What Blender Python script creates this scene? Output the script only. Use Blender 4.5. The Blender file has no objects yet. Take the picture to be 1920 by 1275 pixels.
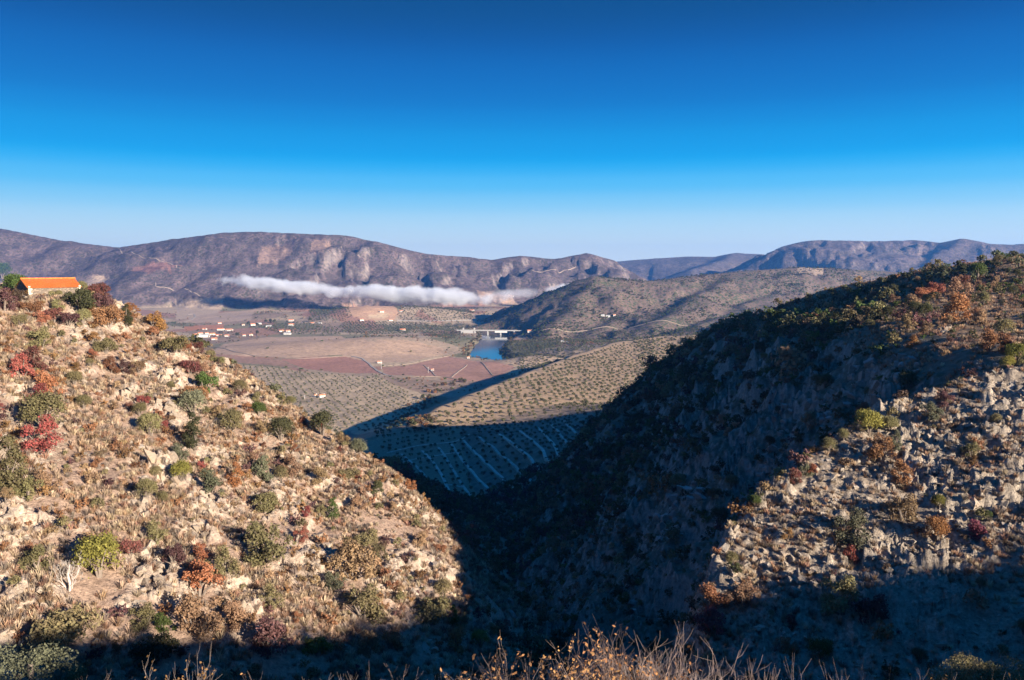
import bpy, bmesh, math, random
import numpy as np
from mathutils import Vector, Matrix, Euler

random.seed(7)
rng = np.random.default_rng(11)
SC = bpy.context.scene
COL = SC.collection

# ------------------------------------------------------------------ camera
FPX = 1536.0                      # focal length in photo pixels (1920 wide)
PITCH = math.atan(137.5 / FPX)
cam_d = bpy.data.cameras.new('camera')
cam_d.sensor_width = 36.0
cam_d.lens = 36.0 * FPX / 1920.0
cam_d.clip_start = 0.3
cam_d.clip_end = 40000
cam = bpy.data.objects.new('camera', cam_d)
cam.rotation_euler = (math.pi / 2 - PITCH, 0, 0)
COL.objects.link(cam)
SC.camera = cam

# ------------------------------------------------------------------ sky, sun, exposure
SUN_EL = math.radians(16.5)
SUN_AZ = math.atan2(0.78, -0.625)            # clockwise from +Y
sun_dir = Vector((math.sin(SUN_AZ) * math.cos(SUN_EL), math.cos(SUN_AZ) * math.cos(SUN_EL), math.sin(SUN_EL)))
world = bpy.data.worlds.new('World')
SC.world = world
world.use_nodes = True
wn = world.node_tree.nodes
wl = world.node_tree.links
sky = wn.new('ShaderNodeTexSky')
sky.sky_type = 'NISHITA'
sky.sun_disc = False
sky.sun_elevation = SUN_EL
sky.sun_rotation = SUN_AZ
sky.altitude = 500
sky.air_density = 1.0
sky.dust_density = 0.35
sky.ozone_density = 4.0
# the clear winter sky: pale at the horizon, very deep blue higher up, all round
tcw = wn.new('ShaderNodeTexCoord')
spw = wn.new('ShaderNodeSeparateXYZ')
wl.new(tcw.outputs['Generated'], spw.inputs[0])
crw = wn.new('ShaderNodeValToRGB')
crw.color_ramp.interpolation = 'CARDINAL'
SKY = [(0.0, (226, 240, 250)), (0.033, (208, 233, 249)), (0.064, (164, 218, 250)), (0.088, (110, 200, 250)), (0.108, (70, 186, 248)), (0.127, (0, 166, 240)), (0.16, (0, 146, 224)), (0.187, (0, 124, 206)), (0.245, (0, 97, 177)), (0.30, (0, 77, 142)), (0.5, (0, 88, 168)), (1.0, (0, 112, 206))]


def s2l(c):
    c = c / 255.0
    return c / 12.92 if c <= 0.04045 else ((c + 0.055) / 1.055) ** 2.4


el = crw.color_ramp.elements
while len(el) < len(SKY):
    el.new(0.5)
for e_, (p_, c_) in zip(el, SKY):
    e_.position = p_
    e_.color = (*[s2l(v) for v in c_], 1)
wl.new(spw.outputs['Z'], crw.inputs['Fac'])
scw = wn.new('ShaderNodeVectorMath')
scw.operation = 'SCALE'
scw.inputs['Scale'].default_value = 2.85
wl.new(crw.outputs['Color'], scw.inputs[0])
mxw = wn.new('ShaderNodeMix')
mxw.data_type = 'RGBA'
mxw.inputs[0].default_value = 0.012
wl.new(scw.outputs[0], mxw.inputs[6])
wl.new(sky.outputs['Color'], mxw.inputs[7])
wl.new(mxw.outputs[2], wn['Background'].inputs['Color'])
wn['Background'].inputs['Strength'].default_value = 0.1

sun_d = bpy.data.lights.new('sun', 'SUN')
sun_d.energy = 4.6
sun_d.angle = math.radians(0.53)
sun_d.color = (1.0, 0.90, 0.76)
sun = bpy.data.objects.new('sun', sun_d)
sun.rotation_euler = sun_dir.to_track_quat('Z', 'Y').to_euler()
sun.location = (200, -200, 300)
COL.objects.link(sun)

vs = SC.view_settings
vs.view_transform = 'Standard'
vs.look = 'None'
vs.gamma = 1.0
vs.use_curve_mapping = False
vs.exposure = 1.82
HAZE = 5.2e-5
SC.cycles.use_denoising = True
SC.cycles.max_bounces = 5
SC.cycles.diffuse_bounces = 2
SC.cycles.volume_bounces = 2
SC.cycles.transparent_max_bounces = 8


# ------------------------------------------------------------------ helpers
def pix_dir(px, py):
    u = (px - 960.0) / FPX
    v = (637.5 - py) / FPX
    c, s = math.cos(PITCH), math.sin(PITCH)
    return np.array([u, c + v * s, -s + v * c])


def at(px, py, depth):
    d = pix_dir(px, py)
    return d * (depth / d[1])


def on_plane(px, py, a, b, c):
    """where the sight line through a pixel meets z = a x + b y + c"""
    d = pix_dir(px, py)
    t = c / (d[2] - a * d[0] - b * d[1])
    return d * t


_perm = rng.permutation(256)
_perm = np.concatenate([_perm, _perm]).astype(np.int64)
_gr = np.array([[math.cos(a), math.sin(a)] for a in np.linspace(0, 2 * math.pi, 17)[:16]])


def perlin(x, y):
    xi = np.floor(x).astype(np.int64)
    yi = np.floor(y).astype(np.int64)
    xf, yf = x - xi, y - yi
    u = xf * xf * xf * (xf * (xf * 6 - 15) + 10)
    v = yf * yf * yf * (yf * (yf * 6 - 15) + 10)
    xi &= 255
    yi &= 255

    def g(ix, iy, fx, fy):
        h = _perm[_perm[ix & 255] + (iy & 255)] & 15
        return _gr[h, 0] * fx + _gr[h, 1] * fy
    a = g(xi, yi, xf, yf)
    b = g(xi + 1, yi, xf - 1, yf)
    c = g(xi, yi + 1, xf, yf - 1)
    d = g(xi + 1, yi + 1, xf - 1, yf - 1)
    return (a + u * (b - a)) * (1 - v) + (c + u * (d - c)) * v * 1.0 if False else (a + u * (b - a)) + v * ((c + u * (d - c)) - (a + u * (b - a)))


def fbm(x, y, s, octv=4, gain=0.5, ridged=False):
    out = np.zeros_like(x)
    amp, f = 1.0, 1.0 / s
    for i in range(octv):
        n = perlin(x * f + 17.3 * i, y * f - 9.1 * i) * 1.5
        if ridged:
            n = 0.5 - np.abs(n) * 1.4
        out += amp * n
        amp *= gain
        f *= 2.03
    return out


def blocks(x, y, sx, sy, ang, seed, tilt=0.5):
    """fractured bedrock: jittered cells, each with its own height and tilt (about -1..1), sharp steps between"""
    c, s_ = math.cos(ang), math.sin(ang)
    u, v = (x * c + y * s_) / sx, (y * c - x * s_) / sy
    iu, iv = np.floor(u).astype(np.int64), np.floor(v).astype(np.int64)
    best = np.full(x.shape, 1e9)
    out = np.zeros(x.shape)
    for a in (-1, 0, 1):
        for b in (-1, 0, 1):
            cu, cv = iu + a, iv + b
            h = _perm[(_perm[(cu + seed) & 255] + cv) & 255]
            h2 = _perm[(h + 71 + cu) & 255]
            h3 = _perm[(h + 143 + cv) & 255]
            du, dv = u - (cu + 0.5 + (h / 255.0 - 0.5) * 0.9), v - (cv + 0.5 + (h2 / 255.0 - 0.5) * 0.9)
            d = du * du + dv * dv
            m = d < best
            best = np.where(m, d, best)
            out = np.where(m, (h3 / 127.5 - 1) + tilt * (du * (h2 / 127.5 - 1) + dv * (h / 127.5 - 1)) * 2, out)
    return out


def sstep(a, b, x):
    t = np.clip((x - a) / (b - a), 0, 1)
    return t * t * (3 - 2 * t)


def smax(a, b, k):
    h = np.clip(0.5 + 0.5 * (a - b) / k, 0, 1)
    return b + (a - b) * h + k * h * (1 - h)


def smin(a, b, k):
    return -smax(-a, -b, k)


def polyline(X, Y, P):
    """nearest point on a polyline: distance, side (+ = left of travel), interpolated z"""
    best = np.full(X.shape, 1e18)
    perp = np.zeros(X.shape)
    zz = np.zeros(X.shape)
    for i in range(len(P) - 1):
        ax, ay, az = P[i]
        bx, by, bz = P[i + 1]
        dx, dy = bx - ax, by - ay
        L2 = dx * dx + dy * dy
        t = np.clip(((X - ax) * dx + (Y - ay) * dy) / L2, 0, 1)
        d2 = (X - (ax + t * dx)) ** 2 + (Y - (ay + t * dy)) ** 2
        cr = (dx * (Y - ay) - dy * (X - ax)) / math.sqrt(L2)
        tie = np.abs(d2 - best) <= 1e-7 * best
        m = ((d2 < best) & ~tie) | (tie & (np.abs(cr) > np.abs(perp)))
        best = np.where(m, d2, best)
        perp = np.where(m, cr, perp)
        zz = np.where(m, az + t * (bz - az), zz)
    return np.sqrt(best), np.sign(perp), zz


# ------------------------------------------------------------------ the shape of the land
PL = (-0.46, 0.10, -68.5)            # plane of the left hillside
PS = (0.205, 0.378, -83.0)           # plane of the rocky spur


def pts_on(pl, lst):
    return [tuple(on_plane(px, py, *pl)) for px, py in lst]


L_EDGE = [(-260, 215, 0), (-160, 200, 0), (-112, 191, 0)] + pts_on(PL, [(280, 600), (420, 690), (600, 800), (720, 882), (840, 990), (852, 1080), (905, 1205), (985, 1275)]) + [(9, 92, 0), (11, 50, 0), (12, 10, 0)]
S_EDGE = [(17, 24, 0), (17, 54, 0)] + pts_on(PS, [(1335, 1275), (1330, 1190), (1350, 1060), (1420, 960), (1500, 890), (1560, 835), (1650, 765), (1760, 735), (1920, 690)]) + [(110, 138, 0), (165, 142, 0), (260, 135, 0)]
R_RIDGE = [(460, 150, 6), (260, 158, -4), (150, 156, -10)] + [tuple(at(*p)) for p in [(1990, 662, 146), (1905, 655, 140), (1800, 640, 165), (1700, 603, 215), (1600, 594, 270), (1500, 602, 345), (1440, 597, 405), (1395, 604, 450), (1330, 638, 512), (1250, 694, 590), (1185, 742, 645), (1165, 770, 655)]]   # break of slope
R_CREST = [(900, 150, 20), (420, 260, 9)] + [tuple(at(*p)) for p in [(1920, 481, 300), (1850, 489, 330), (1750, 502, 360), (1650, 522, 385), (1550, 542, 410), (1480, 566, 437), (1400, 597, 470), (1330, 638, 525), (1250, 694, 600), (1185, 742, 655), (1165, 770, 662)]]
STREAM = [(10, 10, -50), (11, 60, -66), (12, 120, -88), (8, 200, -106), (6, 260, -116), (0, 420, -141), (-29, 560, -166), (-103, 720, -181), (-176, 900, -191), (-260, 1100, -199)]
T_CREST = [(900, 1700, -70), (620, 1620, -110)] + [tuple(at(*p)) for p in [(1330, 626, 1600), (1240, 630, 1600), (1150, 643, 1500), (1080, 666, 1330), (1010, 692, 1120), (950, 715, 980), (870, 746, 850), (795, 782, 770), (740, 806, 730)]]
M_RIDGES = [
    [tuple(at(*p)) for p in [(885, 613, 2850), (930, 602, 2880), (1000, 568, 2930), (1060, 540, 2980), (1110, 519, 3000), (1165, 523, 3050), (1220, 528, 3080), (1300, 517, 3200), (1400, 508, 3300), (1500, 501, 3400), (1620, 506, 3500), (1760, 516, 3600), (2000, 520, 3700), (2500, 520, 3600)]],
    [tuple(at(*p)) for p in [(1110, 520, 2990), (1085, 560, 2780), (1055, 600, 2560), (1030, 628, 2400)]],
    [tuple(at(*p)) for p in [(1220, 529, 3070), (1190, 560, 2850), (1150, 595, 2650), (1120, 622, 2450)]],
    [tuple(at(*p)) for p in [(1400, 509, 3290), (1330, 545, 2950), (1270, 580, 2650), (1220, 606, 2450)]],
    [tuple(at(*p)) for p in [(1560, 503, 3450), (1450, 550, 3000), (1370, 590, 2650), (1300, 618, 2300)]],
    [tuple(at(*p)) for p in [(1760, 516, 3590), (1600, 545, 3050), (1500, 575, 2600), (1400, 600, 2250)]],
]
A_RIDGES = [
    [tuple(at(*p)) for p in [(-900, 450, 5600), (-400, 438, 5400), (0, 428, 5200), (60, 440, 5150), (120, 452, 5100), (222, 464, 5000), (330, 448, 4900), (420, 436, 4850), (480, 434, 4850), (560, 438, 4800), (650, 441, 4750), (740, 462, 4700), (800, 476, 4700), (880, 482, 4750), (920, 487, 4800), (975, 479, 4850), (1040, 486, 4900), (1100, 474, 4950), (1150, 488, 5000), (1192, 517, 5050), (1230, 545, 5100)]],
    [tuple(at(*p)) for p in [(700, 452, 4720), (720, 490, 4450), (740, 530, 4200), (760, 560, 3950)]],
    [tuple(at(*p)) for p in [(560, 440, 4790), (540, 480, 4500), (480, 520, 4200), (440, 545, 4000), (400, 575, 3800)]],
    [tuple(at(*p)) for p in [(330, 449, 4880), (300, 490, 4600), (300, 530, 4350), (330, 560, 4100)]],
    [tuple(at(*p)) for p in [(860, 483, 4740), (870, 515, 4500), (890, 545, 4250)]],
    [tuple(at(*p)) for p in [(1040, 487, 4890), (1010, 520, 4600), (980, 550, 4350)]],
    [tuple(at(*p)) for p in [(120, 453, 5090), (150, 500, 4700), (180, 550, 4300)]],
]
B_RIDGES = [
    [tuple(at(*p)) for p in [(1395, 505, 6300), (1440, 475, 6350), (1475, 459, 6400), (1520, 450, 6400), (1640, 452, 6400), (1720, 450, 6400), (1760, 455, 6300), (1800, 448, 6200), (1845, 456, 6100), (1900, 458, 6000), (1990, 455, 6000), (2300, 458, 5800), (2800, 465, 5400)]],
    [tuple(at(*p)) for p in [(1600, 452, 6390), (1590, 490, 5900), (1570, 520, 5500)]],
    [tuple(at(*p)) for p in [(1800, 449, 6190), (1760, 490, 5700), (1740, 520, 5300)]],
]
C_RIDGES = [[tuple(at(*p)) for p in [(1000, 500, 8400), (1160, 490, 8400), (1230, 484, 8400), (1290, 481, 8300), (1340, 481, 8200), (1380, 474, 8200), (1430, 477, 8200), (1600, 480, 8200)]],
            [tuple(at(*p)) for p in [(1380, 476, 8100), (1350, 492, 7400), (1290, 510, 6800)]]]
RIVER = [(-260, 3000), (-180, 2950), (-110, 2870), (-62, 2760), (-48, 2560), (-58, 2400), (-66, 2250), (-72, 2100), (-62, 1985), (-20, 1915), (60, 1850), (200, 1780), (420, 1700), (900, 1600)]
RIVER3 = [(x, y, 0.0) for x, y in RIVER]
WATER_Z = -221.0
K_RISE = 0.014
R_TOP = 0.22
L_ROCKS = [(302, 880, 6.5), (262, 950, 4), (390, 950, 4.5), (372, 1000, 4), (283, 1062, 4.5), (310, 1110, 4.5), (600, 1050, 6), (570, 1075, 4.5), (470, 700, 7), (500, 735, 8), (420, 705, 5), (318, 705, 6), (240, 735, 5), (310, 745, 6), (215, 573, 6), (160, 622, 6), (50, 730, 4), (5, 830, 6), (15, 980, 6), (60, 1110, 5), (520, 925, 6), (560, 860, 5), (470, 1130, 5), (780, 960, 7), (825, 1070, 6), (760, 1085, 5), (720, 1110, 4), (400, 850, 5), (620, 905, 5), (640, 850, 6), (700, 930, 5), (340, 660, 5)]
L_ROCKS = [tuple(on_plane(a_, b_, *PL)[:2]) + (r_,) for a_, b_, r_ in L_ROCKS]
BARN_XY = tuple(on_plane(92, 552, *PL))[:2]

FL_Y = np.array([0, 400, 700, 850, 1000, 1300, 1700, 2200, 2600, 3000, 3400, 3800, 4400, 12000])
FL_Z = np.array([-120, -150, -182, -188, -193, -203, -211, -216, -216, -212, -205, -196, -190, -190])


def strata(z, x, y, per, mask, tilt):
    q = (z + tilt * x + 0.25 * per * fbm(x, y, per * 4, 3)) / per
    fr = q - np.floor(q)
    st = sstep(0.62, 1.0, fr)
    return z + mask * per * (st - fr) * 0.8


def land(X, Y):
    """height, feature id and distance to the river on the polar grid (rows run outward), each landform only over the rows it can reach"""
    rad = np.hypot(X[:, 0], Y[:, 0])
    NEG = -999.0

    def over(r0, r1, fn):
        i0, i1 = np.searchsorted(rad, r0), np.searchsorted(rad, r1)
        out = np.full(X.shape, NEG)
        out[i0:i1] = fn(X[i0:i1], Y[i0:i1])
        return out

    def warp(x, y):
        k = np.clip(np.hypot(x, y) * 0.012, 0.3, 3.0)
        return x + fbm(x, y, 45, 2) * k, y + fbm(x + 91, y - 37, 45, 2) * k

    def gorge(x, y):
        wx, wy = warp(x, y)
        d, _, z = polyline(wx, wy, STREAM)
        k = 1 - sstep(820, 1000, y)
        fl = np.interp(y, FL_Y, FL_Z)
        return fl * (1 - k) + k * (z + 0.55 * np.minimum(d, 60) + 0.06 * np.clip(d - 60, 0, 200)) + 1.0 * fbm(x, y, 120, 2) * (1 - k)

    DR = np.full(X.shape, 1e4)
    RK = np.zeros(X.shape)
    BK = np.ones(X.shape)

    def valley(x, y):
        zb = np.interp(y, FL_Y, FL_Z) + 1.0 * fbm(x, y, 120, 2)

        def gx(px, dep, h, rx, ry):
            return h * np.exp(-((x - at(px, 600, dep)[0]) / rx) ** 2 - ((y - dep) / ry) ** 2)
        zb = zb + gx(590, 2080, 24, 230, 190) + gx(740, 2130, 20, 130, 150) + gx(800, 2330, 12, 120, 160) + gx(680, 3250, 40, 170, 190) + gx(800, 3350, 36, 200, 190) + gx(560, 3350, 18, 230, 190)
        zb = zb + gx(1050, 2160, 16, 130, 200) + gx(1160, 1900, 18, 160, 200) + gx(1320, 1900, 30, 220, 260) + gx(1000, 1770, 15, 90, 50)
        dr, _, _ = polyline(x + 6 * fbm(x, y, 60, 2), y + 6 * fbm(x - 50, y, 60, 2), RIVER3)
        i0 = np.searchsorted(rad, 1040)
        DR[i0:i0 + len(x)] = dr
        bank = sstep(4, 66, dr)
        BK[i0:i0 + len(x)] = bank
        return np.where(dr < 66, (WATER_Z - 5) * (1 - bank) + np.maximum(zb, WATER_Z + 3) * bank, zb)
    zb = np.maximum(over(0, 1040, gorge), over(1040, 1e9, valley))
    feats = [zb]

    def left_hill(x, y):
        zl = PL[0] * x + PL[1] * y + PL[2] + 1.1 * fbm(x, y, 30, 4) + 0.22 * fbm(x, y, 3.5, 3)
        zl = smin(zl, -4.6 + 0.3 * fbm(x, y, 9, 2) + 0.012 * (-x - 100), 3.0)
        lm = sstep(0.12, 0.42, fbm(x + 400, y, 24, 3)) * 0.7
        zl = strata(zl, x, y, 2.7, lm, 0.08)
        rk = np.zeros(x.shape)
        wob = 1 + 0.6 * fbm(x, y, 7, 3)
        for (ox, oy, orad) in L_ROCKS:
            rk = np.maximum(rk, 1 - sstep(0.45, 1.0, np.hypot(x - ox, y - oy) / orad * wob))
        zl = zl + rk * (0.55 + 0.75 * blocks(x, y, 2.4, 1.5, 0.7, 5) + 0.28 * blocks(x, y, 0.8, 0.5, 0.6, 19))
        i0 = np.searchsorted(rad, 8)
        RK[i0:i0 + len(x)] = np.maximum(RK[i0:i0 + len(x)], rk)
        wx, wy = warp(x, y)
        d, s, _ = polyline(wx, wy, L_EDGE)
        out = np.where(s > 0, d, 0)
        zl = zl - 1.0 * (np.sqrt(out * out + 9) - 3) + 0.9 * sstep(1, 8, out) * fbm(x, y, 12, 4, 0.6, True)
        pw = 1 - sstep(6.0, 13.0, np.hypot((x - BARN_XY[0]) / 1.35, y - BARN_XY[1]))
        pad_z = PL[0] * BARN_XY[0] + PL[1] * BARN_XY[1] + PL[2] - 0.6
        return zl * (1 - pw) + pad_z * pw
    feats.append(over(8, 330, left_hill))

    def spur(x, y):
        zs = PS[0] * x + PS[1] * y + PS[2] + 1.0 * fbm(x, y, 16, 5, 0.6) + 0.35 * fbm(x, y, 2.5, 3, 0.6, True)
        rk = sstep(-0.28, 0.1, fbm(x, y + 300, 13, 3))
        zs = zs + rk * (0.2 + 0.7 * blocks(x, y, 3.4, 1.7, -0.5, 33, 0.7) + 0.38 * blocks(x, y, 1.3, 0.6, -0.55, 47, 0.7) + 0.15 * blocks(x, y, 0.6, 0.3, -0.6, 61))
        wx, wy = warp(x, y)
        d, s, _ = polyline(wx, wy, S_EDGE)
        out = np.where(s > 0, d, 0)
        return zs - 2.6 * (np.sqrt(out * out + 0.6) - 0.77)
    feats.append(over(8, 330, spur))

    def right_hill(x, y):
        wx, wy = warp(x, y)
        d, s, z = polyline(wx, wy, R_RIDGE)
        left = s > 0
        dc, sc_, zc = polyline(wx, wy, R_CREST)
        dd = d + fbm(x, y, 70, 3) * 7 * sstep(8, 40, d)
        drop = R_TOP * np.minimum(dd, 8) + 0.98 * np.clip(np.sqrt(np.clip(dd - 4, 0, None) ** 2 + 36) - 6, 0, None)
        top = z + (zc - z) * np.clip(d / (d + dc + 1e-6), 0, 1)
        top = np.where(sc_ < 0, zc - 0.10 * dc, top)
        zr = np.where(left, z - drop, top - 0.7 * np.clip(y - 650 - 0.3 * (x - 100), 0, None) * (x < 700)) + 0.6 * fbm(x, y, 22, 4)
        zr = zr - 0.5 * np.clip(y - 700, 0, None)
        cl = sstep(6, 22, d) * left
        zr = zr + cl * (5.0 * fbm(x + 70, y, 38, 5, 0.55, True) + 1.6)
        cm = cl * (0.25 + 0.65 * sstep(-0.05, 0.25, fbm(x - 300, y, 60, 3))) * (1 - sstep(300, 420, y))
        zr = strata(zr, x, y, 11, cm, -0.3)
        zr = strata(zr, x, y, 3.1, cm * 0.6, 0.2)
        zr = zr + cl * (1 - sstep(330, 480, y)) * (0.3 + 0.7 * sstep(-0.1, 0.25, fbm(x + 33, y, 40, 3))) * (2.0 * blocks(x, y, 7, 4, 0.4, 81, 0.6) + 0.8 * blocks(x, y, 2.4, 1.5, 0.3, 97, 0.6))
        return zr + cl * 1.1 * fbm(x, y, 9, 4, 0.6, True)
    feats.append(over(8, 1100, right_hill))

    def olive(x, y):
        wx, wy = warp(x, y)
        d, s, z = polyline(wx, wy, T_CREST)
        return np.where(s > 0, z - 0.085 * d - 0.00006 * d * d, z - 0.40 * (np.sqrt(d * d + 25) - 5)) + 0.8 * fbm(x, y, 60, 3)
    feats.append(over(380, 2000, olive))

    def range_(ridges, sl, amp, wl, near_k, cliff=0.0):
        def f(x, y):
            w1 = x + fbm(x, y, wl * 1.2, 2) * wl * 0.16
            w2 = y + fbm(x + 555, y, wl * 1.2, 2) * wl * 0.16
            rg = amp * fbm(x, y, wl, 5, 0.5, True)
            zz = None
            for i, rd in enumerate(ridges):
                if i == 0:
                    d0 = polyline(x, y, rd)[0]
                    k0 = sstep(20, wl * 0.8, d0)
                    d, s, z = polyline(x + (w1 - x) * k0 * 1.5, y + (w2 - y) * k0 * 1.5, rd)
                    if cliff > 0:
                        z = z - cliff * sstep(26, 62, d) * sstep(0.0, 0.22, fbm(x, y, 260, 3)) * sstep(600, 900, x / y * FPX + 960 + 250)
                else:
                    d, s, z = polyline(w1, w2, rd)
                q = z - sl * (1.0 if i == 0 else 1.25) * (np.sqrt(d * d + near_k ** 2) - near_k)
                q = q + sstep(0, wl * 0.5, d) * rg
                zz = q if zz is None else smax(zz, q, amp * 0.6)
            return np.where(y > 1000, zz, NEG)
        return f
    feats.append(over(1500, 1e9, range_(M_RIDGES, 0.34, 20, 230, 25)))
    feats.append(over(2700, 1e9, range_(A_RIDGES, 0.40, 38, 380, 22, 34.0)))
    feats.append(over(3000, 1e9, range_(B_RIDGES, 0.33, 38, 420, 22, 26.0)))
    feats.append(over(4000, 1e9, range_(C_RIDGES, 0.25, 20, 600, 30)))

    def near_hill(x, y):
        zk = -1.75 + K_RISE * np.clip(x, 0, 100) + 0.13 * np.clip(x - 100, 0, 90) - 0.05 * np.clip(-x, 0, 40) - 0.8 * np.clip(np.sqrt(np.clip(y - 1.5, 0, None) ** 2 + 4) - 2, 0, None) + 0.02 * np.clip(-y, 0, 200) + 0.5 * fbm(x, y, 9, 3) * sstep(2, 8, np.hypot(x, y))
        return zk - 0.35 * np.clip(-x - 25, 0, 300)
    feats.append(over(0, 700, near_hill))
    fid = np.zeros(X.shape, np.int8)
    best = feats[0].copy()
    zz = feats[0].copy()
    kk = [0, 1.0, 1.0, 2.5, 5.0, 8.0, 12.0, 12.0, 12.0, 1.0]
    for i in range(1, len(feats)):
        rows = np.nonzero(feats[i].max(1) > -900)[0]
        r0, r1 = rows[0], rows[-1] + 1
        f = feats[i][r0:r1]
        m = f > best[r0:r1]
        fid[r0:r1][m] = i
        best[r0:r1][m] = f[m]
        zz[r0:r1] = smax(zz[r0:r1], f, kk[i])
    zz = np.where((DR < 60) & (fid != 5), np.minimum(zz, (WATER_Z - 5) * (1 - BK) + zz * BK), zz)
    return zz, fid, DR, RK


# grid: fine where the photograph looks, coarse behind it
AMAX = math.radians(37.5)
A_dense = np.linspace(-AMAX, AMAX, 800)
A_side = np.linspace(AMAX, math.pi, 66)[1:]
AZ = np.concatenate([-A_side[::-1], A_dense, A_side])
RR = np.concatenate([np.geomspace(1.2, 50, 70)[:-1], np.geomspace(50, 260, 430)[:-1], np.geomspace(260, 1300, 250)[:-1], np.geomspace(1300, 9600, 260)])
NA, NR = len(AZ), len(RR)
GA, GRR = np.meshgrid(AZ, RR)            # rows = radius
GX, GY = GRR * np.sin(GA), GRR * np.cos(GA)
GZ, GF, GD, GK = land(GX, GY)
LR = np.log(RR)


def ground(x, y):
    """height of the built terrain mesh at plan positions (arrays or numbers)"""
    x, y = np.atleast_1d(np.asarray(x, float)), np.atleast_1d(np.asarray(y, float))
    a = np.interp(np.arctan2(x, y), AZ, np.arange(NA))
    r = np.interp(np.log(np.maximum(np.hypot(x, y), 1.21)), LR, np.arange(NR))
    i = np.clip(r.astype(int), 0, NR - 2)
    j = np.clip(a.astype(int), 0, NA - 2)
    fr, fa = r - i, a - j
    return (GZ[i, j] * (1 - fr) * (1 - fa) + GZ[i + 1, j] * fr * (1 - fa) + GZ[i, j + 1] * (1 - fr) * fa + GZ[i + 1, j + 1] * fr * fa)


def feature(x, y):
    a = np.interp(np.arctan2(x, y), AZ, np.arange(NA))
    r = np.interp(np.log(np.maximum(np.hypot(x, y), 1.21)), LR, np.arange(NR))
    return GF[np.round(r).astype(int), np.round(a).astype(int)]


_T = np.geomspace(12, 9400, 5000)


def hit(px, py):
    d = pix_dir(px, py)
    d = d / np.linalg.norm(d)
    x, y, z = d[0] * _T, d[1] * _T, d[2] * _T
    g = ground(x, y)
    w = np.nonzero(z < g)[0]
    if len(w) == 0:
        return None
    i = w[0]
    if i == 0:
        return np.array([x[0], y[0], g[0]])
    lo, hi = _T[i - 1], _T[i]
    for _ in range(12):
        m = (lo + hi) / 2
        if d[2] * m < ground(d[0] * m, d[1] * m)[0]:
            hi = m
        else:
            lo = m
    return np.array([d[0] * hi, d[1] * hi, d[2] * hi])


# what the camera sees: running horizon along each azimuth column of the grid
_tan = GZ / GRR
_hor = np.maximum.accumulate(_tan, axis=0)


def visible(x, y, h=0.0):
    a = np.interp(np.arctan2(x, y), AZ, np.arange(NA))
    r = np.interp(np.log(np.maximum(np.hypot(x, y), 1.21)), LR, np.arange(NR))
    i = np.clip(r.astype(int) - 1, 0, NR - 1)
    j = np.clip(np.round(a).astype(int), 0, NA - 1)
    t = (ground(x, y) + h) / np.hypot(x, y)
    return (t > _hor[i, j] - 0.002) & (np.abs(np.arctan2(x, y)) < math.radians(36))


def in_poly(X, Y, P):
    P = np.asarray(P)
    ins = np.zeros(X.shape, bool)
    n = len(P)
    for i in range(n):
        x1, y1 = P[i][:2]
        x2, y2 = P[(i + 1) % n][:2]
        c = ((y1 > Y) != (y2 > Y))
        xs = (x2 - x1) * (Y - y1) / (y2 - y1 + 1e-12) + x1
        ins ^= c & (X < xs)
    return ins


def map_poly(pix):
    out = []
    for p in pix:
        h = hit(*p)
        if h is not None:
            out.append(h)
    return out


# ------------------------------------------------------------------ materials
MATS = {}


def mat(name):
    m = bpy.data.materials.new(name)
    m.use_nodes = True
    return m, m.node_tree.nodes, m.node_tree.links, m.node_tree.nodes['Principled BSDF']


def node(n, typ, **kw):
    nd = n.new(typ)
    for k, v in kw.items():
        if k in nd.inputs:
            nd.inputs[k].default_value = v
        else:
            setattr(nd, k, v)
    return nd


def mixc(n, l, fac, a, b, blend='MIX'):
    m = n.new('ShaderNodeMix')
    m.data_type = 'RGBA'
    m.blend_type = blend
    m.clamp_factor = True
    for i, v in ((0, fac), (6, a), (7, b)):
        if hasattr(v, 'is_output'):
            l.new(v, m.inputs[i])
        elif i == 0:
            m.inputs[0].default_value = v
        else:
            m.inputs[i].default_value = (*v, 1)
    return m.outputs[2]


def ramp(n, l, src, lo, hi):
    r = n.new('ShaderNodeMapRange')
    r.inputs['From Min'].default_value = lo
    r.inputs['From Max'].default_value = hi
    l.new(src, r.inputs['Value'])
    return r.outputs['Result']


def noise(n, l, vec, scale, detail=4, rough=0.6):
    t = n.new('ShaderNodeTexNoise')
    t.inputs['Scale'].default_value = scale
    t.inputs['Detail'].default_value = detail
    t.inputs['Roughness'].default_value = rough
    l.new(vec, t.inputs['Vector'])
    return t


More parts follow.
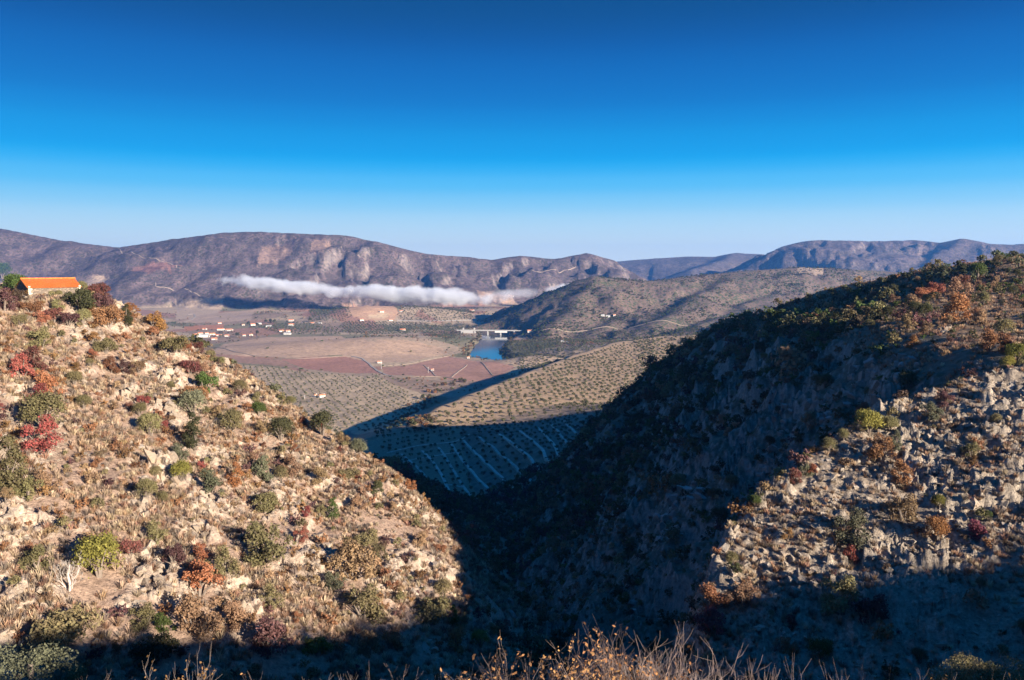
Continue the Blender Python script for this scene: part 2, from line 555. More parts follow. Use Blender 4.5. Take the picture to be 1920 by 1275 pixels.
def ground_mat(name, s_big, s_fine, dark, light, bump, bump_d, dots=None, rows=False):
    """land surface: own colour from the land-use attribute, broken up by soil, stones and scrub"""
    m, n, l, b = mat(name)
    geo = n.new('ShaderNodeNewGeometry')
    pos = geo.outputs['Position']
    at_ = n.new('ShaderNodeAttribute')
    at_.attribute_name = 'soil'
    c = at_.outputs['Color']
    n1 = noise(n, l, pos, s_big, 6, 0.65)
    n2 = noise(n, l, pos, s_fine, 5, 0.7)
    c = mixc(n, l, ramp(n, l, n1.outputs['Fac'], 0.56, 0.74), c, dark, 'MULTIPLY')
    c = mixc(n, l, ramp(n, l, n1.outputs['Fac'], 0.46, 0.28), c, light, 'MULTIPLY')
    c = mixc(n, l, ramp(n, l, n2.outputs['Fac'], 0.50, 0.68), c, dark, 'MULTIPLY')
    c = mixc(n, l, ramp(n, l, n2.outputs['Fac'], 0.47, 0.32), c, light, 'MULTIPLY')
    if dots:
        sc = n.new('ShaderNodeAttribute')
        sc.attribute_name = 'scrub'
        for (vs_, thr, col) in dots:
            v = n.new('ShaderNodeTexVoronoi')
            v.inputs['Scale'].default_value = vs_
            mp = n.new('ShaderNodeMapping')
            mp.inputs['Scale'].default_value = (1, 1, 0.6)
            l.new(pos, mp.inputs['Vector'])
            l.new(mp.outputs[0], v.inputs['Vector'])
            big = noise(n, l, pos, vs_ * 0.07, 4, 0.6)
            th = n.new('ShaderNodeMath')
            th.operation = 'MULTIPLY_ADD'
            l.new(big.outputs['Fac'], th.inputs[0])
            th.inputs[1].default_value = 1.1 * thr * 2
            th.inputs[2].default_value = thr - 1.1 * thr
            sub = n.new('ShaderNodeMath')
            sub.operation = 'SUBTRACT'
            l.new(th.outputs[0], sub.inputs[0])
            l.new(v.outputs['Distance'], sub.inputs[1])
            f = ramp(n, l, sub.outputs[0], -0.03, 0.06)
            mu = n.new('ShaderNodeMath')
            mu.operation = 'MULTIPLY'
            l.new(f, mu.inputs[0])
            l.new(sc.outputs['Fac'], mu.inputs[1])
            cc = mixc(n, l, ramp(n, l, v.outputs['Color'], 0.2, 0.9), col, tuple(x * 1.7 for x in col))
            c = mixc(n, l, mu.outputs[0], c, cc)
    if rows:
        rw = n.new('ShaderNodeAttribute')
        rw.attribute_name = 'rows'
        mp = n.new('ShaderNodeMapping')
        mp.inputs['Rotation'].default_value = (0, 0, math.radians(58))
        l.new(pos, mp.inputs['Vector'])
        wv = n.new('ShaderNodeTexWave')
        wv.inputs['Scale'].default_value = 0.045
        wv.inputs['Distortion'].default_value = 3.0
        wv.inputs['Detail'].default_value = 3
        wv.inputs['Detail Scale'].default_value = 0.05
        l.new(mp.outputs[0], wv.inputs['Vector'])
        mu = n.new('ShaderNodeMath')
        mu.operation = 'MULTIPLY'
        l.new(ramp(n, l, wv.outputs['Fac'], 0.45, 0.75), mu.inputs[0])
        l.new(rw.outputs['Fac'], mu.inputs[1])
        c = mixc(n, l, mu.outputs[0], c, (1.35, 1.3, 1.2), 'MULTIPLY')
    l.new(c, b.inputs['Base Color'])
    b.inputs['Roughness'].default_value = 0.95
    b.inputs['Specular IOR Level'].default_value = 0.1
    bp = n.new('ShaderNodeBump')
    bp.inputs['Strength'].default_value = bump
    bp.inputs['Distance'].default_value = bump_d
    l.new(n2.outputs['Fac'], bp.inputs['Height'])
    l.new(bp.outputs[0], b.inputs['Normal'])
    return m


def plain_mat(name, col, rough=0.9, var=0.25, scale=1.0, spec=0.2):
    m, n, l, b = mat(name)
    tc = n.new('ShaderNodeTexCoord')
    oi = n.new('ShaderNodeObjectInfo')
    nz = noise(n, l, tc.outputs['Object'], scale, 5, 0.65)
    c = mixc(n, l, ramp(n, l, nz.outputs['Fac'], 0.3, 0.7), tuple(x * (1 - var) for x in col), tuple(min(1, x * (1 + var)) for x in col))
    h = n.new('ShaderNodeHueSaturation')
    l.new(c, h.inputs['Color'])
    l.new(ramp(n, l, oi.outputs['Random'], -1.2, 2.2), h.inputs['Value'])
    h.inputs['Value'].default_value = 1
    mm = n.new('ShaderNodeMapRange')
    mm.inputs['To Min'].default_value = 0.88
    mm.inputs['To Max'].default_value = 1.12
    l.new(oi.outputs['Random'], mm.inputs['Value'])
    l.new(mm.outputs[0], h.inputs['Value'])
    l.new(h.outputs[0], b.inputs['Base Color'])
    b.inputs['Roughness'].default_value = rough
    b.inputs['Specular IOR Level'].default_value = spec
    return m


def leaf_mat(name, col, col2=None, trans=0.25, var=0.35):
    m, n, l, b = mat(name)
    geo = n.new('ShaderNodeNewGeometry')
    oi = n.new('ShaderNodeObjectInfo')
    col2 = col2 or tuple(x * 0.55 for x in col)
    c = mixc(n, l, ramp(n, l, geo.outputs['Random Per Island'], 0.0, 1.0), col, col2)
    nz = noise(n, l, geo.outputs['Position'], 0.9, 2, 0.5)
    c = mixc(n, l, ramp(n, l, nz.outputs['Fac'], 0.35, 0.7), c, tuple(x * 1.3 for x in col), 'MIX') if False else c
    h = n.new('ShaderNodeHueSaturation')
    mm = n.new('ShaderNodeMapRange')
    mm.inputs['To Min'].default_value = 1 - var
    mm.inputs['To Max'].default_value = 1 + var
    l.new(oi.outputs['Random'], mm.inputs['Value'])
    l.new(mm.outputs[0], h.inputs['Value'])
    m3 = n.new('ShaderNodeMath')
    m3.operation = 'FRACT'
    m4 = n.new('ShaderNodeMath')
    m4.operation = 'MULTIPLY'
    m4.inputs[1].default_value = 17.0
    l.new(oi.outputs['Random'], m4.inputs[0])
    l.new(m4.outputs[0], m3.inputs[0])
    m5 = n.new('ShaderNodeMapRange')
    m5.inputs['To Min'].default_value = 0.485
    m5.inputs['To Max'].default_value = 0.515
    l.new(m3.outputs[0], m5.inputs['Value'])
    l.new(m5.outputs[0], h.inputs['Hue'])
    l.new(c, h.inputs['Color'])
    b.inputs['Roughness'].default_value = 0.75
    b.inputs['Specular IOR Level'].default_value = 0.2
    l.new(h.outputs[0], b.inputs['Base Color'])
    tr = n.new('ShaderNodeBsdfTranslucent')
    l.new(h.outputs[0], tr.inputs['Color'])
    mx = n.new('ShaderNodeMixShader')
    mx.inputs[0].default_value = trans
    l.new(b.outputs[0], mx.inputs[1])
    l.new(tr.outputs[0], mx.inputs[2])
    l.new(mx.outputs[0], n['Material Output'].inputs['Surface'])
    return m


def rock_mat(name, col, ochre, dark):
    m, n, l, b = mat(name)
    tc = n.new('ShaderNodeTexCoord')
    oi = n.new('ShaderNodeObjectInfo')
    geo = n.new('ShaderNodeNewGeometry')
    pos = geo.outputs['Position']
    n1 = noise(n, l, pos, 0.5, 6, 0.7)
    n2 = noise(n, l, pos, 1.6, 6, 0.8)
    mp = n.new('ShaderNodeMapping')
    mp.inputs['Scale'].default_value = (1, 1, 9)
    l.new(tc.outputs['Object'], mp.inputs['Vector'])
    n3 = noise(n, l, mp.outputs[0], 1.2, 5, 0.7)
    c = mixc(n, l, ramp(n, l, n1.outputs['Fac'], 0.56, 0.66), col, ochre)
    c = mixc(n, l, ramp(n, l, n2.outputs['Fac'], 0.55, 0.72), c, dark)
    c = mixc(n, l, ramp(n, l, n3.outputs['Fac'], 0.54, 0.70), c, tuple(x * 0.45 for x in col))
    h = n.new('ShaderNodeHueSaturation')
    mm = n.new('ShaderNodeMapRange')
    mm.inputs['To Min'].default_value = 0.75
    mm.inputs['To Max'].default_value = 1.2
    l.new(oi.outputs['Random'], mm.inputs['Value'])
    l.new(mm.outputs[0], h.inputs['Value'])
    l.new(c, h.inputs['Color'])
    l.new(h.outputs[0], b.inputs['Base Color'])
    b.inputs['Roughness'].default_value = 0.9
    b.inputs['Specular IOR Level'].default_value = 0.2
    ad = n.new('ShaderNodeMath')
    l.new(n2.outputs['Fac'], ad.inputs[0])
    l.new(n3.outputs['Fac'], ad.inputs[1])
    bp = n.new('ShaderNodeBump')
    bp.inputs['Strength'].default_value = 0.9
    bp.inputs['Distance'].default_value = 0.35
    l.new(ad.outputs[0], bp.inputs['Height'])
    l.new(bp.outputs[0], b.inputs['Normal'])
    return m


# ------------------------------------------------------------------ object helpers
def tag(o, label=None, cat=None, group=None, kind=None):
    if label:
        o['label'] = label
    if cat:
        o['category'] = cat
    if group:
        o['group'] = group
    if kind:
        o['kind'] = kind
    return o


def mesh_np(name, V, Fq, smooth=False):
    """mesh from numpy vertices and an (n,3) or (n,4) face array"""
    V = np.asarray(V, np.float32)
    Fq = np.asarray(Fq, np.int32)
    me = bpy.data.meshes.new(name)
    me.vertices.add(len(V))
    me.vertices.foreach_set('co', V.ravel())
    k = Fq.shape[1]
    me.loops.add(Fq.size)
    me.loops.foreach_set('vertex_index', Fq.ravel())
    me.polygons.add(len(Fq))
    me.polygons.foreach_set('loop_start', np.arange(0, Fq.size, k, dtype=np.int32))
    me.polygons.foreach_set('loop_total', np.full(len(Fq), k, np.int32))
    if smooth:
        me.polygons.foreach_set('use_smooth', np.ones(len(Fq), bool))
    me.update(calc_edges=True)
    return me


def add(name, me, m=None, parent=None, loc=None, rot=None, scale=None):
    o = bpy.data.objects.new(name, me)
    COL.objects.link(o)
    if m is not None and me is not None and len(me.materials) == 0:
        me.materials.append(m)
    if parent is not None:
        o.parent = parent
    if loc is not None:
        o.location = loc
    if rot is not None:
        o.rotation_euler = rot
    if scale is not None:
        o.scale = (scale,) * 3 if isinstance(scale, (int, float)) else scale
    return o


def empty(name, loc, rot=(0, 0, 0), scale=1.0):
    o = bpy.data.objects.new(name, None)
    o.empty_display_size = 0.3
    COL.objects.link(o)
    o.location = loc
    o.rotation_euler = rot
    o.scale = (scale,) * 3 if isinstance(scale, (int, float)) else scale
    return o


class MB:
    def __init__(self):
        self.v, self.f = [], []

    def face(self, pts):
        i = len(self.v)
        self.v += [tuple(p) for p in pts]
        self.f.append(tuple(range(i, i + len(pts))))

    def box(self, x0, x1, y0, y1, z0, z1):
        i = len(self.v)
        self.v += [(x0, y0, z0), (x1, y0, z0), (x1, y1, z0), (x0, y1, z0), (x0, y0, z1), (x1, y0, z1), (x1, y1, z1), (x0, y1, z1)]
        for q in ((0, 3, 2, 1), (4, 5, 6, 7), (0, 1, 5, 4), (1, 2, 6, 5), (2, 3, 7, 6), (3, 0, 4, 7)):
            self.f.append(tuple(i + k for k in q))

    def tube(self, P, R_, sides=4):
        i0 = len(self.v)
        for k, p in enumerate(P):
            p = Vector(p)
            a = Vector(P[max(k - 1, 0)])
            b = Vector(P[min(k + 1, len(P) - 1)])
            t = (b - a)
            t = t.normalized() if t.length > 1e-9 else Vector((0, 0, 1))
            u = t.cross(Vector((0.31, 0.77, 0.55))).normalized()
            w = t.cross(u)
            for s in range(sides):
                an = 2 * math.pi * s / sides
                self.v.append(tuple(p + (u * math.cos(an) + w * math.sin(an)) * R_[k]))
        for k in range(len(P) - 1):
            for s in range(sides):
                a = i0 + k * sides + s
                b = i0 + k * sides + (s + 1) % sides
                self.f.append((a, b, b + sides, a + sides))

    def mesh(self, name, m=None, smooth=False):
        me = bpy.data.meshes.new(name)
        me.from_pydata(self.v, [], self.f)
        if smooth:
            for p in me.polygons:
                p.use_smooth = True
        if m:
            me.materials.append(m)
        me.update()
        return me


# ------------------------------------------------------------------ land colours (plain albedo of soils and fields)
soil = np.zeros((NR, NA, 3))
scrub = np.zeros((NR, NA))
rowsA = np.zeros((NR, NA))
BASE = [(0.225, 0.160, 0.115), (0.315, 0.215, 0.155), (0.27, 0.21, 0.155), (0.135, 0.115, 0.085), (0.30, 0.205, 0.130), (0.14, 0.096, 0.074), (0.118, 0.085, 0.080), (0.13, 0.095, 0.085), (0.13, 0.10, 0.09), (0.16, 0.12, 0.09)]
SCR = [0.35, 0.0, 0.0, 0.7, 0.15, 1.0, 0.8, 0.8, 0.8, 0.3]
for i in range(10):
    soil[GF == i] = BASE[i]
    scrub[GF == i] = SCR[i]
gdr = np.gradient(GZ, axis=0) / np.maximum(np.gradient(GRR, axis=0), 1e-6)
gda = np.gradient(GZ, axis=1) / np.maximum(np.gradient(GA, axis=1) * GRR, 1e-6)
steep = np.sqrt(gdr ** 2 + gda ** 2)


def paint(mask, col, k=1.0, sc_=None, rw=None):
    w = (mask * k)[..., None]
    soil[:] = soil * (1 - w) + np.array(col) * w
    if sc_ is not None:
        scrub[mask > 0.5] = sc_
    if rw is not None:
        rowsA[mask > 0.5] = rw


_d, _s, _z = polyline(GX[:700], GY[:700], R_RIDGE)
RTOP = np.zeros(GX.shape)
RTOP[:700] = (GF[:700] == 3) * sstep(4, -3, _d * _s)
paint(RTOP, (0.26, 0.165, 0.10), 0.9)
# bare rock where the ground is too steep to hold soil
paint(((GF == 1) * np.maximum(sstep(0.95, 1.4, steep), 0.85 * sstep(0.3, 0.7, GK))), (0.405, 0.315, 0.24), 0.9)
paint(((GF == 2) * sstep(0.55, 1.1, steep)), (0.36, 0.295, 0.23), 0.9)
paint(((GF == 3) * sstep(1.25, 1.9, steep)), (0.25, 0.23, 0.20), 0.85)
scrub[(GF == 3) & (steep > 1.3)] = 0.15
crag = sstep(0.80, 1.25, steep) * ((GF == 6) | (GF == 7) | (GF == 5))
paint(crag, (0.23, 0.19, 0.165), 0.6)
scrub[crag > 0.5] = 0.2

FIELDS = [
    ([(528, 674), (600, 668), (660, 668), (690, 678), (712, 700), (640, 699), (575, 692)], (0.25, 0.13, 0.098), 0.0, 1),
    ([(716, 690), (770, 684), (840, 668), (900, 678), (967, 688), (923, 713), (857, 716), (822, 706), (722, 704)], (0.27, 0.15, 0.112), 0.0, 1),
    ([(395, 664), (420, 645), (500, 632), (640, 630), (690, 640), (780, 640), (830, 652), (835, 664), (760, 680), (700, 680), (640, 666), (540, 671), (460, 668)], (0.32, 0.215, 0.15), 0.05, 0.9),
    ([(400, 668), (470, 670), (530, 675), (560, 690), (470, 682), (410, 676)], (0.25, 0.15, 0.11), 0.0, 0.4),
    ([(240, 572), (330, 571), (420, 556), (405, 590), (330, 600), (255, 600)], (0.36, 0.26, 0.18), 0.03, 0),
    ([(380, 590), (480, 578), (470, 600), (400, 605), (330, 605)], (0.33, 0.23, 0.165), 0.03, 0),
    ([(640, 572), (700, 572), (748, 585), (740, 600), (690, 600), (650, 590)], (0.40, 0.24, 0.15), 0.0, 0),
    ([(690, 590), (735, 586), (720, 598), (690, 597)], (0.46, 0.32, 0.2), 0.0, 0),
    ([(345, 612), (420, 608), (420, 616), (345, 620)], (0.36, 0.16, 0.09), 0.4, 0),
    ([(480, 497), (492, 462), (556, 447), (545, 478), (520, 492)], (0.22, 0.145, 0.11), 0.2, 0),
    ([(578, 478), (588, 450), (621, 450), (607, 472)], (0.23, 0.15, 0.115), 0.2, 0),
    ([(240, 508), (270, 497), (312, 492), (342, 498), (320, 506), (280, 512)], (0.23, 0.12, 0.095), 0.1, 0),
    ([(150, 528), (205, 514), (205, 522), (165, 536)], (0.33, 0.24, 0.17), 0.05, 0),
    ([(430, 682), (520, 690), (600, 700), (720, 708), (800, 742), (792, 768), (760, 802), (650, 806), (560, 780), (430, 700)], (0.40, 0.285, 0.18), 0.0, 0),
    ([(712, 706), (860, 716), (925, 713), (800, 740), (740, 722)], (0.27, 0.18, 0.125), 0.3, 0),
    ([(1495, 502), (1540, 502), (1545, 514), (1495, 515)], (0.31, 0.22, 0.15), 0.1, 0),
    ([(895, 545), (960, 548), (1010, 562), (960, 570), (900, 565)], (0.32, 0.21, 0.15), 0.2, 0),
]
FIELD_XY = []
SEED = np.stack([rng.uniform(-1700, 1200, 420), rng.uniform(1050, 4000, 420)], -1)
TINT = np.array([(0.31, 0.22, 0.15), (0.25, 0.17, 0.12), (0.36, 0.26, 0.17), (0.19, 0.155, 0.095), (0.29, 0.16, 0.11), (0.15, 0.13, 0.075)])
TI = rng.integers(0, 6, 420)


def field_cell(x, y):
    # nearest and second nearest seed in a skewed metric: cell number and distance to its border
    b1 = np.full(x.shape, 1e18)
    b2 = np.full(x.shape, 1e18)
    c1 = np.zeros(x.shape, int)
    for i, (sx, sy) in enumerate(SEED):
        dx, dy = x - sx, y - sy
        d = (0.8 * dx + 0.4 * dy) ** 2 * 1.8 + (0.8 * dy - 0.4 * dx) ** 2
        m = d < b1
        b2 = np.where(m, b1, np.minimum(b2, d))
        c1 = np.where(m, i, c1)
        b1 = np.where(m, d, b1)
    return c1, np.sqrt(b2) - np.sqrt(b1)


ri = np.searchsorted(RR, 1050)
cell, edge = field_cell(GX[ri:, 60:-60] + 8 * fbm(GX[ri:, 60:-60], GY[ri:, 60:-60], 90, 2), GY[ri:, 60:-60])
fm = (GF[ri:, 60:-60] == 0)[..., None]
soil[ri:, 60:-60] = np.where(fm, TINT[TI[cell]], soil[ri:, 60:-60])
for pix, col, sc_, rw in FIELDS:
    P = map_poly(pix)
    FIELD_XY.append(P)
    if len(P) > 2:
        paint(in_poly(GX, GY, P).astype(float), col, 1.0, sc_, rw)
# scrubby river banks
paint(((GD > 22) & (GD < 62) & (GF == 0) & (GY > 1500)).astype(float), (0.13, 0.105, 0.07), 0.8, 1.0)

TERR = [
    (0, 'valley_floor'), (1, 'hillside_left'), (2, 'spur_right'), (3, 'hillside_right'), (4, 'olive_hill'),
    (5, 'hill_beyond_river'), (6, 'mountain_range'), (7, 'mountain_far_right'), (8, 'mountain_far'), (9, 'hillside_near'),
]
GMAT = {
    0: ground_mat('valley_soil', 0.012, 0.11, (0.62, 0.62, 0.60), (1.28, 1.26, 1.2), 0.6, 1.2, dots=[(0.10, 0.30, (0.055, 0.062, 0.03))], rows=True),
    1: ground_mat('dry_hillside_soil', 0.16, 1.7, (0.52, 0.49, 0.47), (1.45, 1.44, 1.40), 1.0, 0.6),
    2: ground_mat('schist_soil', 0.3, 2.2, (0.48, 0.46, 0.45), (1.4, 1.38, 1.35), 1.0, 0.6),
    3: ground_mat('scrub_hillside_soil', 0.10, 0.9, (0.6, 0.6, 0.58), (1.35, 1.33, 1.3), 1.0, 0.8, dots=[(0.45, 0.28, (0.05, 0.05, 0.025))]),
    4: ground_mat('olive_grove_soil', 0.05, 0.5, (0.7, 0.68, 0.65), (1.2, 1.2, 1.18), 0.7, 0.6, dots=[(0.3, 0.25, (0.08, 0.075, 0.04))]),
    5: ground_mat('scrub_hill_soil', 0.010, 0.10, (0.68, 0.66, 0.66), (1.3, 1.28, 1.25), 0.8, 3.0, dots=[(0.11, 0.40, (0.045, 0.048, 0.024)), (0.05, 0.28, (0.05, 0.05, 0.028))]),
    6: ground_mat('heath_mountain_soil', 0.006, 0.05, (0.5, 0.47, 0.5), (1.5, 1.42, 1.35), 1.0, 8.0, dots=[(0.07, 0.40, (0.038, 0.036, 0.025)), (0.018, 0.36, (0.05, 0.038, 0.036))]),
}
GMAT[7] = GMAT[8] = GMAT[6]
GMAT[9] = GMAT[3]
terr_obj = {}
quad_f = GF[:-1, :-1]
idx = np.arange(NR * NA).reshape(NR, NA)
Vall = np.stack([GX, GY, GZ], -1).reshape(-1, 3)
for fid, nm in TERR:
    ii, jj = np.nonzero(quad_f == fid)
    if len(ii) == 0:
        continue
    q = np.stack([idx[ii, jj], idx[ii, jj + 1], idx[ii + 1, jj + 1], idx[ii + 1, jj]], -1)
    u, inv = np.unique(q, return_inverse=True)
    me = mesh_np(nm, Vall[u], inv.reshape(q.shape)[:, ::-1], smooth=True)
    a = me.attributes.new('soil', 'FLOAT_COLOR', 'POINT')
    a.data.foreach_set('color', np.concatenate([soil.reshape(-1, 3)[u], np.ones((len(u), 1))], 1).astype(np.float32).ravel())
    a = me.attributes.new('scrub', 'FLOAT', 'POINT')
    a.data.foreach_set('value', scrub.reshape(-1)[u].astype(np.float32))
    a = me.attributes.new('rows', 'FLOAT', 'POINT')
    a.data.foreach_set('value', rowsA.reshape(-1)[u].astype(np.float32))
    o = add(nm, me, GMAT[fid])
    tag(o, kind='structure')
    terr_obj[fid] = o
LBL = {0: 'flat valley floor of fields and olive groves beside the river', 1: 'sunlit dry rocky hillside below the stone barn', 2: 'jagged sunlit spur of schist slabs', 3: 'dark shaded scrub hillside with a sunlit top',
       4: 'low hill planted with rows of olive trees, half in shade', 5: 'rounded scrub-covered hill beyond the bridge', 6: 'long brown mountain range behind the white cloud', 7: 'blue flat-topped mountain on the skyline', 8: 'pale blue farthest ridge on the skyline', 9: 'shaded slope where the photographer stands'}
for k_, o in terr_obj.items():
    o['label'] = LBL[k_]

# the river
pts = []
mb = MB()
wid = 90
for i in range(len(RIVER)):
    a = np.array(RIVER[max(i - 1, 0)], float)
    b = np.array(RIVER[min(i + 1, len(RIVER) - 1)], float)
    t = (b - a) / np.linalg.norm(b - a)
    nn = np.array([-t[1], t[0]])
    c = np.array(RIVER[i], float)
    pts.append((c + nn * wid, c - nn * wid))
for i in range(len(pts) - 1):
    mb.face([(*pts[i][0], WATER_Z), (*pts[i + 1][0], WATER_Z), (*pts[i + 1][1], WATER_Z), (*pts[i][1], WATER_Z)])
m, n, l, b = mat('river_water')
b.inputs['Base Color'].default_value = (0.012, 0.03, 0.04, 1)
b.inputs['Roughness'].default_value = 0.06
b.inputs['IOR'].default_value = 1.33
geo = n.new('ShaderNodeNewGeometry')
nz = noise(n, l, geo.outputs['Position'], 0.15, 3, 0.5)
bp = n.new('ShaderNodeBump')
bp.inputs['Strength'].default_value = 0.05
bp.inputs['Distance'].default_value = 0.4
l.new(nz.outputs['Fac'], bp.inputs['Height'])
l.new(bp.outputs[0], b.inputs['Normal'])
tag(add('river', mb.mesh('river', m)), label='still blue river bending through the valley', kind='structure')
#@@PART2
# ------------------------------------------------------------------ plant prototypes
LEAF = {
    'green': leaf_mat('leaf_green', (0.085, 0.115, 0.030)),
    'olive': leaf_mat('leaf_olive', (0.185, 0.16, 0.07), (0.13, 0.10, 0.05)),
    'darkolive': leaf_mat('leaf_dark_olive', (0.085, 0.082, 0.036)),
    'tan': leaf_mat('leaf_tan', (0.32, 0.195, 0.105), (0.20, 0.13, 0.075)),
    'orange': leaf_mat('leaf_orange', (0.38, 0.18, 0.06), (0.24, 0.12, 0.05)),
    'rust': leaf_mat('leaf_rust', (0.26, 0.125, 0.055), (0.17, 0.09, 0.045)),
    'red': leaf_mat('leaf_red', (0.34, 0.085, 0.06), (0.17, 0.085, 0.055)),
    'ember': leaf_mat('leaf_ember', (0.34, 0.125, 0.055), (0.2, 0.10, 0.055)),
    'crimson': leaf_mat('leaf_crimson', (0.185, 0.05, 0.045), (0.11, 0.065, 0.045)),
    'magenta': leaf_mat('leaf_magenta', (0.20, 0.055, 0.065), (0.12, 0.04, 0.045)),
    'maroon': leaf_mat('leaf_maroon', (0.13, 0.06, 0.055), (0.08, 0.045, 0.04)),
    'brown': leaf_mat('leaf_brown', (0.125, 0.082, 0.05), (0.08, 0.055, 0.036)),
    'lime': leaf_mat('leaf_lime', (0.24, 0.215, 0.045), (0.14, 0.13, 0.03)),
    'greygreen': leaf_mat('leaf_grey_green', (0.16, 0.155, 0.09), (0.10, 0.10, 0.06)),
    'grove': leaf_mat('leaf_grove', (0.12, 0.115, 0.058), (0.065, 0.068, 0.038)),
}
BARK = plain_mat('bark', (0.16, 0.125, 0.10), 0.9, 0.3, 6)
PALE_BARK = plain_mat('pale_bark', (0.42, 0.36, 0.31), 0.9, 0.25, 6)
TWIG = plain_mat('grey_twig', (0.19, 0.15, 0.132), 0.9, 0.25, 8)


def unit(n_):
    v = rng.normal(size=(n_, 3))
    return v / np.linalg.norm(v, axis=1, keepdims=True)


def leaves_mesh(name, C, Nn, size, asp=0.6, tilt=0.9):
    """leaf faces (one quad each) centred at C, facing roughly Nn"""
    k = len(C)
    nrm = Nn + tilt * unit(k)
    nrm /= np.linalg.norm(nrm, axis=1, keepdims=True)
    u = np.cross(nrm, unit(k))
    u /= np.linalg.norm(u, axis=1, keepdims=True) + 1e-9
    w = np.cross(nrm, u)
    s_ = (size * rng.uniform(0.6, 1.4, k))[:, None]
    V = np.stack([C - u * s_, C + w * s_ * asp, C + u * s_, C - w * s_ * asp], 1).reshape(-1, 3)
    return mesh_np(name, V, np.arange(k * 4).reshape(-1, 4))


def lobes(kind):
    if kind == 'ball':
        c = [(0, 0, 0.85)]
        r = [0.85]
        for i in range(11):
            a = rng.uniform(0, 6.28)
            e = rng.uniform(-0.3, 1.3)
            c.append((0.55 * math.cos(a) * math.cos(e), 0.55 * math.sin(a) * math.cos(e), 0.85 + 0.5 * math.sin(e)))
            r.append(rng.uniform(0.32, 0.48))
    elif kind == 'wide':
        c, r = [(0, 0, 0.5)], [0.5]
        for i in range(13):
            a = rng.uniform(0, 6.28)
            q = rng.uniform(0.3, 0.8)
            c.append((q * math.cos(a), q * math.sin(a), rng.uniform(0.3, 1.15 - 0.5 * q)))
            r.append(rng.uniform(0.22, 0.4))
    elif kind == 'open':
        c, r = [], []
        for i in range(17):
            a = rng.uniform(0, 6.28)
            q = rng.uniform(0.1, 0.85)
            c.append((q * math.cos(a), q * math.sin(a), rng.uniform(0.22, 1.55 - 0.4 * q)))
            r.append(rng.uniform(0.2, 0.36))
    else:                      # tall
        c, r = [], []
        for i in range(14):
            h = 0.3 + 2.0 * i / 14
            q = 0.5 * (1 - abs(h - 1.0) / 1.6)
            a = rng.uniform(0, 6.28)
            c.append((q * math.cos(a), q * math.sin(a), h))
            r.append(rng.uniform(0.28, 0.42) * (1 - 0.3 * h / 2.3))
    return np.array(c), np.array(r)


def crown(name, kind, n_, size):
    c, r = lobes(kind)
    w = r ** 2 / (r ** 2).sum()
    pick = rng.choice(len(r), n_, p=w)
    d = unit(n_)
    d[:, 2] = np.where(d[:, 2] < -0.5, -d[:, 2], d[:, 2])
    rad = r[pick] * rng.uniform(0.55, 1.06, n_) * (1 + 0.12 * np.sin(7 * d[:, 0] + 5 * d[:, 1]))
    C = c[pick] + d * rad[:, None]
    C[:, 2] = np.maximum(C[:, 2], 0.03)
    return leaves_mesh(name, C, d, size), c


def stems(name, c, m, r0=0.07):
    mb = MB()
    order = rng.permutation(len(c))[:8]
    for i in order:
        e = Vector(c[i])
        b0 = Vector((rng.uniform(-0.06, 0.06), rng.uniform(-0.06, 0.06), -0.25))
        mid = Vector((e.x * 0.35, e.y * 0.35, e.z * 0.5))
        mb.tube([b0, mid, e], [r0, r0 * 0.6, r0 * 0.25], 5)
    return mb.mesh(name, m)


def twig_mesh(name, m, n_stem, depth, spread, r0, sides=3, tips=None, length=0.62):
    mb = MB()

    def grow(p, d, ln, r, k):
        q = p
        P, R_ = [p], [r]
        for s_ in range(3):
            d = (d + Vector(rng.normal(size=3) * 0.16) + Vector((0, 0, 0.10))).normalized()
            q = q + d * ln / 3
            P.append(q)
            R_.append(r * (1 - 0.16 * (s_ + 1)))
        mb.tube(P, R_, sides)
        if tips is not None and k <= 1:
            tips.extend((tuple(P[1]), tuple(P[2]), tuple(P[3])))
        if k > 0:
            for b_ in range(rng.integers(2, 4)):
                dd = (d + Vector(rng.normal(size=3) * spread)).normalized()
                grow(P[rng.integers(2, 4)], dd, ln * rng.uniform(0.6, 0.85), r * 0.62, k - 1)
    for i in range(n_stem):
        a = 6.283 * i / n_stem + rng.uniform(-0.3, 0.3)
        d = Vector((math.cos(a) * 0.55, math.sin(a) * 0.55, 1)).normalized()
        grow(Vector((0.05 * math.cos(a), 0.05 * math.sin(a), -0.2)), d, length, r0, depth)
    return mb.mesh(name, m)


PROTO = {}
for kind, cnt, n_, size in (('ball', 3, 3600, 0.046), ('wide', 4, 3200, 0.048), ('open', 5, 3000, 0.046), ('tall', 2, 3000, 0.046)):
    PROTO[kind] = []
    for i in range(cnt):
        me, c = crown('shrub_crown_' + kind, kind, n_, size)
        PROTO[kind].append((me, stems('shrub_stem_' + kind, c, BARK)))
PROTO['bare'] = []
for i in range(3):
    me = twig_mesh('bare_shrub_twigs', TWIG, 7, 4, 0.55, 0.028)
    PROTO['bare'].append((me, stems('bare_shrub_stem', lobes('open')[0], TWIG, 0.05)))
_tint = {}


def tinted(me, col):
    """the same crown in another leaf colour, one mesh for each colour"""
    key = (me.name, col)
    if key not in _tint:
        c = me.copy()
        c.materials.clear()
        c.materials.append(LEAF[col] if col in LEAF else TWIG)
        _tint[key] = c
    return _tint[key]


